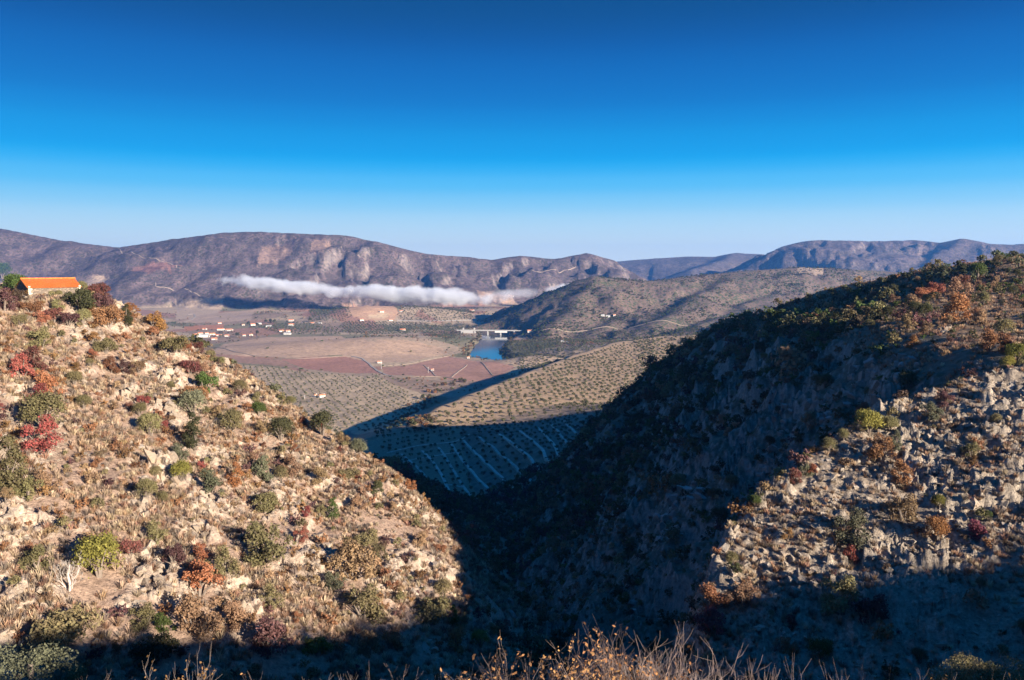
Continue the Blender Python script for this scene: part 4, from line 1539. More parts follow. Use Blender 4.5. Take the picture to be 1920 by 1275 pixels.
olives = []
groves = [
    (map_poly([(430, 683), (520, 691), (600, 701), (720, 709), (790, 745), (788, 768), (760, 800), (650, 804), (560, 780), (430, 700)]), 0.35, 11.0, 17.0, 0.9, 0.9, 2.1),
    (map_poly([(1082, 670), (1152, 648), (1242, 635), (1330, 631), (1345, 680), (1190, 745), (1080, 768), (960, 790), (790, 808), (800, 785), (872, 750), (952, 719), (1012, 696)]), 0.10, 8.5, 17.0, 0.9, 0.9, 2.5),
    (map_poly([(1190, 750), (1080, 772), (960, 795), (700, 815), (735, 880), (870, 940), (960, 945), (1080, 880), (1180, 790)]), 0.7, 6.5, 11.0, 0.8, 0.85, 1.7),
    ([(195, 300), (185, 335), (176, 360), (164, 385), (148, 408), (140, 400), (146, 360), (150, 320), (160, 270)], 0.4, 7.5, 8.5, 0.9, 0.85, 1.9),
    (map_poly([(960, 640), (1060, 632), (1180, 640), (1080, 662), (1010, 690), (965, 680), (940, 668)]), 0.3, 10, 10, 2.5, 0.9, 2.6),
    (map_poly([(1060, 628), (1300, 612), (1420, 600), (1400, 620), (1330, 640), (1190, 640)]), 0.3, 13, 13, 3.0, 0.85, 3.0),
    (map_poly([(640, 604), (860, 606), (880, 618), (840, 640), (790, 625), (700, 628), (640, 624)]), 0.3, 12, 14, 1.2, 0.85, 3.0),
    (map_poly([(580, 575), (640, 568), (660, 590), (650, 603), (580, 602)]), 0.9, 14, 20, 1.0, 0.95, 3.4),
    (map_poly([(480, 610), (560, 604), (620, 610), (640, 628), (520, 626)]), 0.2, 13, 15, 2.0, 0.6, 3.0),
    (map_poly([(745, 580), (800, 570), (880, 580), (890, 598), (800, 604), (750, 600)]), 0.3, 15, 18, 2.0, 0.85, 3.4),
]
for gi_, (P, ang, dx, dy, jit, keep, r) in enumerate(groves):
    if len(P) < 3:
        continue
    x, y = rows_in(P, ang, dx, dy, jit, keep)
    k = visible(x, y, 4.0)
    x, y = x[k], y[k]
    olives.append(np.stack([x, y, ground(x, y), r * rng.uniform(0.75, 1.25, len(x)), np.full(len(x), gi_)], -1))
OL = np.concatenate(olives)
dist = np.hypot(OL[:, 0], OL[:, 1])
app = OL[:, 3] / dist
near = np.argsort(-app)[:270]
rest = np.argsort(-app)[270:]
for i in near:
    x, y, z, r, gi_ = OL[i]
    me, st = olive_far[rng.integers(4)]
    lab = {1: 'olive tree in the sunlit rows of the low hill beyond the gorge', 2: 'olive tree on the shaded terraces below the sunlit olive rows', 3: 'olive tree in the grove on the skyline of the right hill'}.get(int(gi_), 'olive tree in a grove on the valley floor')
    e = empty('olive_tree', (x, y, z - 0.1), (0, 0, rng.uniform(0, 6.28)), r)
    tag(e, lab, 'olive tree', lab)
    add('crown', me, parent=e)
    add('trunk', st, parent=e)
scatter('olive_grove', OL[rest, 0], OL[rest, 1], OL[rest, 2] - 0.1, OL[rest, 3], rng.choice(4, len(rest)), [(me, LEAF['grove']) for me, _ in olive_far], 'rows of small grey-green olive trees across the valley and low hill', 0.05)

# scrub dots on the hill beyond the river, river banks and gully
x = np.concatenate([rng.uniform(-220, 1700, 26000)])
y = rng.uniform(2000, 3450, 26000)
k = (feature(x, y) == 5) & visible(x, y, 5.0)
x, y = x[k], y[k]
k = rng.uniform(0, 1, len(x)) < np.clip(0.35 + 1.1 * fbm(x, y, 160, 3), 0.05, 1)
x, y = x[k], y[k]
scatter('hill_scrub', x, y, ground(x, y) - 0.4, rng.uniform(1.6, 4.2, len(x)), rng.choice([0, 1, 2, 3], len(x)), [(olive_far[i][0], LEAF[c]) for i, c in enumerate(['darkolive', 'brown', 'darkolive', 'green'])], 'dark scrub and holm oaks dotting the hill beyond the bridge')
x, y = rng.uniform(-400, 500, 9000), rng.uniform(1500, 3000, 9000)
dR = polyline(x, y, RIVER3)[0]
k = (dR > 30) & (dR < 58) & visible(x, y, 6.0) & (ground(x, y) > WATER_Z + 0.5)
x, y = x[k], y[k]
gp = [(g[0] + (rng.normal(0, 9)), g[1] + rng.normal(0, 9)) for g in map_poly([(785, 800), (790, 785), (782, 770), (790, 760), (800, 748), (815, 735), (835, 722), (870, 716)]) for _ in range(14)]
gp = np.array(gp)
x, y = np.concatenate([x, gp[:, 0]]), np.concatenate([y, gp[:, 1]])
scatter('riverside_scrub', x, y, ground(x, y) - 0.3, rng.uniform(1.8, 4.0, len(x)), rng.choice(4, len(x)), [(olive_far[i][0], LEAF[c]) for i, c in enumerate(['rust', 'darkolive', 'brown', 'darkolive'])], 'rust and dark green thicket along the river banks and gully')
x, y = rng.uniform(-1500, 700, 24000), rng.uniform(1300, 3900, 24000)
k = (feature(x, y) == 0) & visible(x, y, 4.0)
x, y = x[k], y[k]
fldm = np.zeros(len(x), bool)
for P in FIELD_XY[:9] + FIELD_XY[13:14]:
    if len(P) > 2:
        fldm |= in_poly(x, y, P)
_c, _e = field_cell(x + 8 * fbm(x, y, 90, 2), y)
k = (~fldm | (rng.uniform(0, 1, len(x)) < 0.02)) & (rng.uniform(0, 1, len(x)) < np.clip(0.12 + 0.8 * fbm(x, y, 130, 3), 0.02, 1) + 0.55 * (_e < 7)) & (polyline(x, y, RIVER3)[0] > 50)
x, y = x[k], y[k]
scatter('valley_scrub', x, y, ground(x, y) - 0.3, rng.uniform(1.2, 3.6, len(x)), rng.choice(4, len(x)), [(olive_far[i][0], LEAF[c]) for i, c in enumerate(['darkolive', 'brown', 'green', 'rust'])], 'hedges and scattered trees between the fields of the valley floor')
#@@PART3
# ------------------------------------------------------------------ rocks
ROCK = rock_mat('pale_schist', (0.36, 0.28, 0.21), (0.40, 0.27, 0.16), (0.22, 0.165, 0.125))
ROCK_GREY = rock_mat('grey_schist', (0.335, 0.275, 0.215), (0.37, 0.255, 0.16), (0.12, 0.10, 0.082))
ROCK_DARK = rock_mat('dark_schist', (0.28, 0.26, 0.225), (0.27, 0.22, 0.16), (0.11, 0.105, 0.09))


def rock_mesh(name, sx, sy, sz, cuts, seed):
    """angular block: a box cut by random planes, then roughened"""
    r_ = random.Random(seed)
    bm = bmesh.new()
    bmesh.ops.create_cube(bm, size=1.0)
    bmesh.ops.scale(bm, vec=(sx, sy, sz), verts=bm.verts)
    for i in range(cuts):
        nrm = Vector((r_.gauss(0, 1), r_.gauss(0, 1), r_.gauss(0, 0.8)))
        nrm.normalize()
        ext = abs(nrm.x) * sx + abs(nrm.y) * sy + abs(nrm.z) * sz
        p = nrm * ext * r_.uniform(0.20, 0.36)
        g = bm.verts[:] + bm.edges[:] + bm.faces[:]
        ret = bmesh.ops.bisect_plane(bm, geom=g, plane_co=p, plane_no=nrm, clear_outer=True)
        eds = [e for e in ret['geom_cut'] if isinstance(e, bmesh.types.BMEdge)]
        if eds:
            bmesh.ops.edgeloop_fill(bm, edges=eds)
    bmesh.ops.triangulate(bm, faces=bm.faces[:])
    bmesh.ops.subdivide_edges(bm, edges=[e for e in bm.edges if e.calc_length() > 0.3], cuts=1, use_grid_fill=False)
    for v in bm.verts:
        v.co += Vector((r_.gauss(0, 0.02), r_.gauss(0, 0.02), r_.gauss(0, 0.02) * min(1, sz * 1.2)))
    bmesh.ops.triangulate(bm, faces=bm.faces[:])
    me = bpy.data.meshes.new(name)
    bm.to_mesh(me)
    bm.free()
    return me


def rock_set(m, dims, cuts, base):
    out = []
    for i, d in enumerate(dims):
        me = rock_mesh('rock', *d, cuts, base + i)
        me.materials.append(m)
        out.append(me)
    return out


BLOCKS = rock_set(ROCK, [(1, 0.8, 1.3), (0.8, 0.7, 1.6), (1.2, 0.8, 1.0), (0.9, 1.0, 1.2), (1.3, 0.7, 0.8)], 7, 10)
SLABS = rock_set(ROCK_GREY, [(1.2, 0.9, 0.26), (1.4, 0.7, 0.3), (1.0, 1.0, 0.22), (1.5, 0.8, 0.36), (0.9, 0.6, 0.34), (1.2, 1.0, 0.5)], 6, 40)
PILLARS = rock_set(ROCK_DARK, [(1, 0.9, 1.7), (0.9, 0.8, 2.0), (1.1, 1.0, 1.4), (1.3, 0.9, 1.2)], 7, 70)
PALE_SLABS = rock_set(ROCK, [(1.4, 0.9, 0.45), (1.2, 0.9, 0.6), (1.6, 0.8, 0.4), (1.0, 1.0, 0.55)], 6, 90)


def outcrop(px, py, w, hgt, meshes, n_, label, size, orient, name='rock_outcrop', grp=None, jit=0.25):
    """a rock outcrop: blocks set close together over an area of the slope, each block a part"""
    h = hit(px, py)
    if h is None:
        return
    D = np.linalg.norm(h)
    e = empty(name, tuple(h))
    tag(e, label, 'rock', grp)
    for i in range(int(n_ * 1.15)):
        for _ in range(6):
            q = hit(px + rng.uniform(-w, w), py + rng.uniform(-hgt, hgt))
            if q is not None and abs(np.linalg.norm(q) - D) < 0.25 * D:
                break
        else:
            continue
        s_ = size * 0.45 * rng.uniform(0.5, 1.5)
        loc = Vector(q - h) + Vector((0, 0, s_ * rng.uniform(-0.35, 0.05)))
        rot = (orient[0] + rng.normal(0, jit), orient[1] + rng.normal(0, jit), orient[2] + rng.normal(0, jit * 1.6))
        add('rock', meshes[rng.integers(len(meshes))], parent=e, loc=loc, rot=rot, scale=(s_ * rng.uniform(0.8, 1.3), s_ * rng.uniform(0.8, 1.2), s_ * rng.uniform(0.8, 1.3)))
    return e


UP = (0.1, -0.2, -0.5)
LIE = (0.25, 0.35, 0.4)
OUT = [
    (302, 880, 30, 36, BLOCKS, 24, 'tall pale rock wall behind the round olive bush', 3.0, UP),
    (262, 950, 16, 26, BLOCKS, 9, 'pale ochre rock below the tall pale rock wall', 2.0, UP),
    (390, 950, 14, 32, BLOCKS, 12, 'pale upright rock rib in the middle of the lit slope', 2.3, UP),
    (372, 1000, 16, 14, BLOCKS, 7, 'cracked pale rock just above the dark orange bush', 2.2, UP),
    (283, 1062, 18, 34, BLOCKS, 12, 'pale yellow rock rib right of the yellow-green bush', 2.4, UP),
    (310, 1110, 18, 24, BLOCKS, 9, 'ochre rock face below the pale yellow rib', 2.2, UP),
    (600, 1050, 16, 44, BLOCKS, 16, 'tall rock block with flat top above the pale green bush', 3.0, UP),
    (570, 1075, 20, 22, PALE_SLABS, 9, 'layered pale rock left of the tall flat-topped block', 2.2, LIE),
    (470, 700, 26, 9, PALE_SLABS, 12, 'pale rock ledges on the crest under the olive bush', 2.6, LIE),
    (500, 735, 26, 16, PALE_SLABS, 14, 'broken pale ledges on the crest, beside the dark green bush', 2.4, LIE),
    (420, 705, 18, 8, PALE_SLABS, 8, 'flat pale ledges right of the crimson bush on the crest', 2.2, LIE),
    (318, 705, 20, 14, BLOCKS, 9, 'grey-white rock left of the dense crimson bush', 2.6, UP),
    (240, 735, 14, 10, BLOCKS, 7, 'pale rock above the tiny crimson bush', 2.4, UP),
    (310, 745, 20, 16, BLOCKS, 11, 'rough grey rock left of the tan-brown bush', 2.6, UP),
    (215, 573, 18, 7, PALE_SLABS, 8, 'grey ledge on the skyline right of the purple bush', 2.2, LIE),
    (160, 622, 20, 8, PALE_SLABS, 9, 'low grey rocks above the olive-orange bush', 2.0, LIE),
    (50, 730, 12, 12, BLOCKS, 5, 'grey rock inside the red thicket', 2.2, UP),
    (5, 830, 9, 26, BLOCKS, 6, 'grey rock at the left edge above the tall olive bush', 2.6, UP),
    (15, 980, 14, 30, BLOCKS, 8, 'ochre rock at the left edge below the tall olive bush', 2.6, UP),
    (60, 1110, 26, 10, PALE_SLABS, 7, 'low pale ledge at the bottom left', 1.8, LIE),
    (520, 925, 26, 14, PALE_SLABS, 11, 'pale ledges right of the olive bush in mid slope', 2.2, LIE),
    (560, 860, 20, 10, PALE_SLABS, 6, 'small ledges above the twin tan bushes', 1.8, LIE),
    (470, 1130, 18, 14, BLOCKS, 7, 'grey-white rocks below the largest pale olive bush', 1.9, UP),
    (780, 960, 20, 22, PALE_SLABS, 10, 'smooth grey rock on the edge of the gorge', 2.4, LIE),
    (825, 1070, 9, 22, BLOCKS, 8, 'pale cliff edge beside the gorge shadow', 2.4, UP),
    (760, 1085, 24, 16, PALE_SLABS, 9, 'scattered pale rocks left of the pale cliff edge', 1.7, LIE),
    (720, 1110, 18, 12, PALE_SLABS, 7, 'scattered rocks beside the large olive bush', 1.5, LIE),
    (780, 1180, 22, 12, PALE_SLABS, 6, 'rocks low on the lit slope under the broad olive bush', 1.5, LIE),
    (400, 850, 20, 18, PALE_SLABS, 8, 'grey rocks right of the tall dark olive bush', 1.9, LIE),
    (620, 905, 18, 12, PALE_SLABS, 7, 'low ledges below the right twin tan bush', 1.7, LIE),
    (200, 812, 16, 12, PALE_SLABS, 6, 'small pale rocks left of the tall rock wall', 1.6, LIE),
]
for a in OUT:
    outcrop(*a, grp='rock outcrops on the lit left slope')
TIP = (0.15, -0.75, 0.5)
SP = [
    (1365, 1005, 18, 26, SLABS, 22, 'upturned grey slabs on the left rim of the spur', 2.3, TIP),
    (1420, 985, 26, 24, SLABS, 20, 'slabs behind the small green bush on the spur rim', 2.0, TIP),
    (1480, 940, 34, 22, SLABS, 22, 'jumbled slabs below the red rim bushes of the spur', 2.0, TIP),
    (1560, 880, 30, 22, SLABS, 20, 'tall slabs on the spur crest beside the olive bushes', 2.6, TIP),
    (1610, 850, 26, 20, SLABS, 14, 'slabs left of the orange-brown bush on the spur', 2.2, TIP),
    (1680, 800, 30, 14, SLABS, 14, 'slabs on the crest right of the golden-green bush', 2.3, TIP),
    (1770, 775, 34, 16, SLABS, 18, 'slabs under the maroon bush on the spur crest', 2.3, TIP),
    (1860, 740, 36, 20, SLABS, 18, 'slabs at the top right of the spur', 2.4, TIP),
    (1730, 860, 34, 24, SLABS, 22, 'slab field right of the brown bush on the spur', 1.8, TIP),
    (1800, 900, 36, 24, SLABS, 22, 'slab field above the purple-red bush', 1.9, TIP),
    (1880, 860, 34, 30, SLABS, 20, 'slab field by the right edge of the spur', 1.9, TIP),
    (1640, 925, 30, 20, SLABS, 18, 'slabs above the largest grey-olive bush', 1.9, TIP),
    (1540, 960, 26, 26, SLABS, 16, 'dark flat slabs left of the largest grey-olive bush', 2.0, LIE),
    (1670, 1010, 26, 16, SLABS, 13, 'slabs right of the largest grey-olive bush', 1.8, TIP),
    (1720, 1020, 34, 12, SLABS, 14, 'slabs below the round orange bush', 1.7, LIE),
    (1855, 1005, 12, 12, SLABS, 3, 'large pale boulder right of the purple-red bush', 3.2, (0.6, 0.3, 0.2)),
    (1450, 1050, 44, 20, PALE_SLABS, 22, 'pale layered ledges across the lower spur', 2.3, LIE),
    (1480, 1090, 46, 20, PALE_SLABS, 20, 'broad pale ledge above the spur shadow', 2.4, LIE),
    (1400, 1085, 24, 18, PALE_SLABS, 14, 'cracked ledge above the tan spur-foot bush', 2.0, LIE),
    (1415, 1170, 40, 18, PALE_SLABS, 18, 'pale block ledge at the foot of the spur', 2.5, LIE),
    (1650, 1055, 30, 14, SLABS, 12, 'ledge right of the vivid red bush', 1.9, LIE),
    (1410, 1040, 34, 20, SLABS, 16, 'grey slabs above the pale layered ledges', 1.9, TIP),
    (1510, 1020, 30, 22, SLABS, 14, 'slabs left of the vivid red bush', 1.7, LIE),
    (1880, 950, 30, 22, SLABS, 14, 'slabs near the tiny green bush', 1.8, TIP),
    (1760, 960, 30, 18, SLABS, 14, 'slabs around the small yellow-olive bush', 1.7, TIP),
]
for a in SP:
    outcrop(*a[:5], int(a[5] * 0.6), a[6], a[7] * 0.85, a[8], grp='schist slabs of the rocky spur', jit=0.14)
CL = [
    (1540, 760, 26, 44, PILLARS, 16, 'shaded cliff pillar topped by a sunlit ledge', 5.0, UP),
    (1470, 800, 26, 50, PILLARS, 15, 'dark cliff left of the shaded pillar', 5.0, UP),
    (1610, 720, 34, 40, PILLARS, 15, 'dark cliff right of the shaded pillar', 5.0, UP),
    (1700, 690, 34, 30, PILLARS, 12, 'dark cliff under the lone orange bush', 4.4, UP),
    (1600, 620, 14, 12, BLOCKS, 5, 'pale rock caught by sun on the shaded hill', 3.4, UP),
    (1765, 615, 16, 12, BLOCKS, 7, 'pale rocks below the rust-red pair', 3.0, UP),
    (1815, 585, 22, 10, PALE_SLABS, 8, 'pale ledge right of the large red-brown bush', 3.0, LIE),
    (1290, 930, 34, 30, PILLARS, 14, 'blocky cliff standing out of the shaded hillside', 7.0, UP),
    (1440, 880, 20, 40, PILLARS, 10, 'dark rib dropping behind the spur rim', 4.5, UP),
    (1255, 1010, 26, 44, PILLARS, 11, 'dark cliff low in the gorge', 6.0, UP),
    (1190, 1130, 20, 40, PILLARS, 8, 'dark crag at the bottom of the gorge', 5.0, UP),
    (960, 1130, 14, 24, PILLARS, 6, 'shaded crag at the foot of the lit slope', 3.5, UP),
    (1850, 690, 22, 10, PILLARS, 6, 'shaded ledge just above the spur top', 3.0, UP),
]
for a in CL:
    outcrop(*a[:5], int(a[5] * 1.5), a[6], a[7] * (0.5 if a[4] is PILLARS else 0.8), a[8], grp='cliffs of the shaded right hillside')
scree = [(SLABS[i], ROCK_GREY) for i in range(4)] + [(PALE_SLABS[0], ROCK), (BLOCKS[2], ROCK)]
x, y = rng.uniform(10, 130, 30000), rng.uniform(50, 165, 30000)
k = (feature(x, y) == 2) & visible(x, y, 0.4) & (rng.uniform(0, 1, len(x)) < np.clip(0.55 - 0.8 * patch(x, y), 0.05, 1))
x, y = x[k][:3500], y[k][:3500]
scatter('scree', x, y, ground(x, y) - 0.08, rng.gamma(2.5, 0.16, len(x)), rng.choice([0, 1, 2, 3, 0, 1, 2, 4], len(x)), scree, 'broken schist rubble over the rocky spur', 0.5)
x, y = rng.uniform(-130, 12, 30000), rng.uniform(50, 200, 30000)
k = (feature(x, y) == 1) & visible(x, y, 0.4) & (rng.uniform(0, 1, len(x)) < np.clip(0.15 + 1.0 * fbm(x - 60, y, 20, 3), 0.02, 1))
x, y = x[k][:2600], y[k][:2600]
scatter('scree', x, y, ground(x, y), rng.gamma(2.2, 0.2, len(x)), rng.choice([4, 5, 4, 0], len(x)), scree, 'pale rock rubble over the lit left slope', 0.5)

# ------------------------------------------------------------------ the stone barn
bx_, by_ = BARN_XY
bz = float(ground(bx_, by_)[0])
BL, BD, BH, BR = 10.4, 6.2, 2.9, 1.75
m, n, l, b = mat('barn_stone_wall')
tc = n.new('ShaderNodeTexCoord')
br = n.new('ShaderNodeTexVoronoi')
br.inputs['Scale'].default_value = 2.2
mp = n.new('ShaderNodeMapping')
mp.inputs['Scale'].default_value = (1, 1, 2.4)
l.new(tc.outputs['Object'], mp.inputs['Vector'])
l.new(mp.outputs[0], br.inputs['Vector'])
c = mixc(n, l, ramp(n, l, br.outputs['Color'], 0.15, 0.9), (0.11, 0.08, 0.06), (0.28, 0.21, 0.15))
c = mixc(n, l, ramp(n, l, br.outputs['Distance'], 0.42, 0.62), c, (0.11, 0.085, 0.065))
l.new(c, b.inputs['Base Color'])
b.inputs['Roughness'].default_value = 0.95
BARNW = m
TILE = plain_mat('orange_roof_tile', (0.55, 0.145, 0.035), 0.85, 0.4, 3.5)
TILE_FAR = plain_mat('village_roof_tile', (0.55, 0.20, 0.10), 0.85, 0.15, 0.6)
WHITE = plain_mat('white_plaster', (0.55, 0.52, 0.48), 0.9, 0.12, 0.5)
QUOIN = plain_mat('pale_quoin_stone', (0.44, 0.37, 0.285), 0.9, 0.2, 3)
CONC = plain_mat('pale_concrete', (0.34, 0.32, 0.30), 0.9, 0.1, 0.3)
DARK = plain_mat('dark_opening', (0.03, 0.028, 0.026), 0.8, 0.1, 1)
barn = empty('stone_barn', (bx_, by_, bz - 0.75), (0, 0, math.radians(90 - 38.6)))
tag(barn, 'long stone barn with bright orange tiled roof on the left hilltop', 'barn')
mb = MB()
x0, x1, y0, y1 = -BL / 2, BL / 2, -BD / 2, BD / 2
zb0 = -1.6
mb.face([(x0, y0, zb0), (x1, y0, zb0), (x1, y0, BH), (x0, y0, BH)])
mb.face([(x1, y1, zb0), (x0, y1, zb0), (x0, y1, BH), (x1, y1, BH)])
mb.face([(x0, y1, zb0), (x0, y0, zb0), (x0, y0, BH), (x0, 0, BH + BR), (x0, y1, BH)])
mb.face([(x1, y0, zb0), (x1, y1, zb0), (x1, y1, BH), (x1, 0, BH + BR), (x1, y0, BH)])
add('wall', mb.mesh('barn_wall', BARNW), parent=barn)
for s_ in (-1, 1):
    mb = MB()
    nrow = 11
    ov = 0.28
    for i in range(nrow):                 # tile courses lapping down the slope
        t0, t1 = i / nrow, (i + 1) / nrow
        ya, yb = s_ * (BD / 2 + ov) * (1 - t0), s_ * (BD / 2 + ov) * (1 - t1)
        za, zb_ = BH - BR * ov / (BD / 2) + (BR + BR * ov / (BD / 2)) * t0, BH - BR * ov / (BD / 2) + (BR + BR * ov / (BD / 2)) * t1
        for j in range(46):
            xa = x0 - 0.25 + (BL + 0.5) * j / 46
            xb = x0 - 0.25 + (BL + 0.5) * (j + 1) / 46
            xm = (xa + xb) / 2
            up = 0.10 + rng.uniform(0, 0.025)
            mb.face([(xa, ya, za + 0.06), (xm, ya, za + 0.06 + up), (xm, yb, zb_ + 0.02 + up), (xa, yb, zb_ + 0.02)][::s_])
            mb.face([(xm, ya, za + 0.06 + up), (xb, ya, za + 0.06), (xb, yb, zb_ + 0.02), (xm, yb, zb_ + 0.02 + up)][::s_])
    rs = add('roof_slope', mb.mesh('barn_roof_slope', TILE), parent=barn)
mb = MB()
mb.tube([(x0 - 0.25, 0, BH + BR + 0.12), (0, 0, BH + BR + 0.09), (x1 + 0.25, 0, BH + BR + 0.12)], [0.16] * 3, 8)
add('ridge_tile', mb.mesh('barn_ridge', TILE), parent=rs)
for s_, xx in ((1, x1), (-1, x0)):
    for i in range(7):
        mb = MB()
        w = 0.75 if i % 2 else 0.42
        mb.box(xx - w if s_ > 0 else xx - 0.025, xx + 0.025 if s_ > 0 else xx + w, y0 - 0.03, y0 + 0.3, i * 0.47 + 0.01, i * 0.47 + 0.44)
        add('quoin', mb.mesh('barn_quoin', QUOIN), parent=barn)
mb = MB()
mb.box(-1.0, 0.1, y0 - 0.02, y0 + 0.1, 0, 2.0)
add('door', mb.mesh('barn_door', DARK), parent=barn)


# ------------------------------------------------------------------ village houses
def house(px, py, wpx, label, hgt=3.2, roofm=None, wallm=None, rz=None, deep=0.65, flat=False, name='house', grp='white houses of the valley village'):
    h = hit(px, py)
    if h is None:
        return
    L_ = wpx * 0.85 * np.linalg.norm(h) / FPX
    W = max(4.0, L_ * deep)
    rz = math.atan2(-h[0], h[1]) + (rng.uniform(-0.4, 0.4) if rz is None else rz)
    e = empty(name, (h[0], h[1], float(ground(h[0], h[1])[0]) - 0.3), (0, 0, rz))
    tag(e, label, 'house', grp)
    x, y = L_ / 2, W / 2
    rh = 0 if flat else min(W * 0.26, 3.0)
    mb = MB()
    mb.face([(-x, -y, -2), (x, -y, -2), (x, -y, hgt), (-x, -y, hgt)])
    mb.face([(x, y, -2), (-x, y, -2), (-x, y, hgt), (x, y, hgt)])
    mb.face([(-x, y, -2), (-x, -y, -2), (-x, -y, hgt), (-x, 0, hgt + rh), (-x, y, hgt)])
    mb.face([(x, -y, -2), (x, y, -2), (x, y, hgt), (x, 0, hgt + rh), (x, -y, hgt)])
    add('wall', mb.mesh('house_wall', wallm or WHITE), parent=e)
    mb = MB()
    o_ = 0.4
    k = rh / y
    for s_ in (-1, 1):
        a, b2 = (-x - o_, s_ * (y + o_), hgt - k * o_ + 0.1), (x + o_, s_ * (y + o_), hgt - k * o_ + 0.1)
        c2, d2 = (x + o_, 0, hgt + rh + 0.1), (-x - o_, 0, hgt + rh + 0.1)
        mb.face([a, b2, c2, d2] if s_ < 0 else [b2, a, d2, c2])
        up = lambda p: (p[0], p[1], p[2] + 0.25)
        mb.face([up(a), up(b2), up(c2), up(d2)] if s_ < 0 else [up(b2), up(a), up(d2), up(c2)])
        mb.face([a, b2, up(b2), up(a)])
    rf = add('roof', mb.mesh('house_roof', roofm or TILE_FAR), parent=e)
    mb = MB()
    mb.box(x * 0.45, x * 0.45 + 0.9, -0.45, 0.45, hgt + rh * 0.6, hgt + rh + 1.1)
    add('chimney', mb.mesh('house_chimney', wallm or WHITE), parent=rf)
    mb = MB()
    mb.box(-0.5, 0.5, -y - 0.06, -y + 0.1, 0, 2.1)
    add('door', mb.mesh('house_door', DARK), parent=e)
    for s_ in (-1, 1):
        mb = MB()
        mb.box(s_ * x * 0.55 - 0.5, s_ * x * 0.55 + 0.5, -y - 0.06, -y + 0.1, 1.0, 2.1)
        add('window', mb.mesh('house_window', DARK), parent=e)


house(380, 632, 26, 'long white warehouse, largest building of the village', 5.5, CONC, WHITE, 0.1, 0.5, name='warehouse')
HS = [
    (367, 629, 9, 'white house left of the long warehouse'), (376, 627, 10, 'red-roofed house behind the left end of the warehouse'), (388, 626, 7, 'small red-roofed house behind the middle of the warehouse'),
    (398, 628, 11, 'red-roofed house behind the right end of the warehouse'), (407, 630, 7, 'white house touching the right end of the warehouse'), (414, 630, 6, 'small house two right of the warehouse'),
    (426, 631, 9, 'white house standing apart right of the warehouse'), (402, 637, 11, 'red-roofed house alone in front of the warehouse'), (414, 619, 13, 'long red roof above the village row'),
    (430, 620, 14, 'white house with red roof in the upper village row'), (458, 630, 6, 'white house left of a dark tree at the right village end'), (470, 629, 8, 'white house right of a dark tree at the right village end'),
    (384, 618, 8, 'small red roof at the left of the upper village row'), (412, 607, 7, 'white house alone above the village'), (456, 610, 6, 'white house left of the dark grove'),
    (474, 610, 10, 'white house inside the left of the dark grove'), (486, 608, 9, 'pale house in the middle of the dark grove'), (504, 613, 11, 'white house with rounded roof right of the dark grove'),
    (546, 602, 10, 'red-roofed house high right above the village'), (546, 610, 12, 'long red roof under the high red-roofed house'), (528, 622, 10, 'white house left of the right-hand cluster'),
    (540, 622, 9, 'red-roofed house of the right-hand cluster'), (539, 627, 14, 'long white building in front of the right-hand cluster'), (586, 607, 8, 'red-roofed house right of the grove of dark trees'),
    (600, 607, 7, 'pale house next to the red-roofed one right of the grove'), (470, 745, 7, 'hidden hut'),
    (605, 745, 12, 'small white hut with red roof in the olive grove'), (592, 744, 5, 'tiny tan hut left of the olive-grove hut'), (712, 681, 9, 'tan hut beside the vineyard road'),
    (811, 695, 6, 'white hut alone in the red vineyard'), (878, 672, 5, 'white hut on the river bank'), (885, 583, 9, 'red-roofed house on the far low rise'), (752, 584, 8, 'red house on the orange fields'),
    (716, 585, 9, 'red-roofed farm on the orange fields'), (733, 601, 8, 'white house under the orange fields'), (678, 601, 9, 'white house left under the orange fields'), (755, 620, 12, 'long red-roofed house in the far grove'),
    (1130, 592, 8, 'pale house in the hamlet on the river hill'), (1140, 594, 9, 'second pale house of the hamlet on the river hill'), (1152, 592, 6, 'right end house of the hamlet on the river hill'),
    (1055, 641, 7, 'pale house left of a pair near the olive hill'), (1064, 643, 6, 'pale house right of a pair near the olive hill'), (994, 622, 11, 'ochre building at the right end of the bridge'), (960, 556, 6, 'lone ochre house below the thin end of the cloud'),
]
for px, py, w, lab in HS:
    if lab != 'hidden hut':
        house(px, py, w, lab, 3.0 if w < 9 else 3.6, roofm=CONC if 'rounded' in lab or 'pale' in lab or 'long white' in lab else None, wallm=None)

# dark tree clumps beside the village
for px, py, lab in [(466, 610, 'dark tree left of the village grove'), (482, 613, 'dark tree low in the village grove'), (499, 606, 'tall dark tree in the village grove'), (507, 605, 'tallest dark tree right in the village grove'), (515, 606, 'dark tree right end of the village grove'), (582, 603, 'round dark tree left of the red-roofed house'), (483, 628, 'dark tree between two white houses'), (445, 632, 'dark tree right of the lone white house')]:
    h = hit(px, py)
    if h is not None:
        plant((h[0], h[1], h[2] - 0.5), 7.5, 'ball', 'darkolive', lab, 'tree', 'dark trees in the village', name='village_tree', squash=1.2)


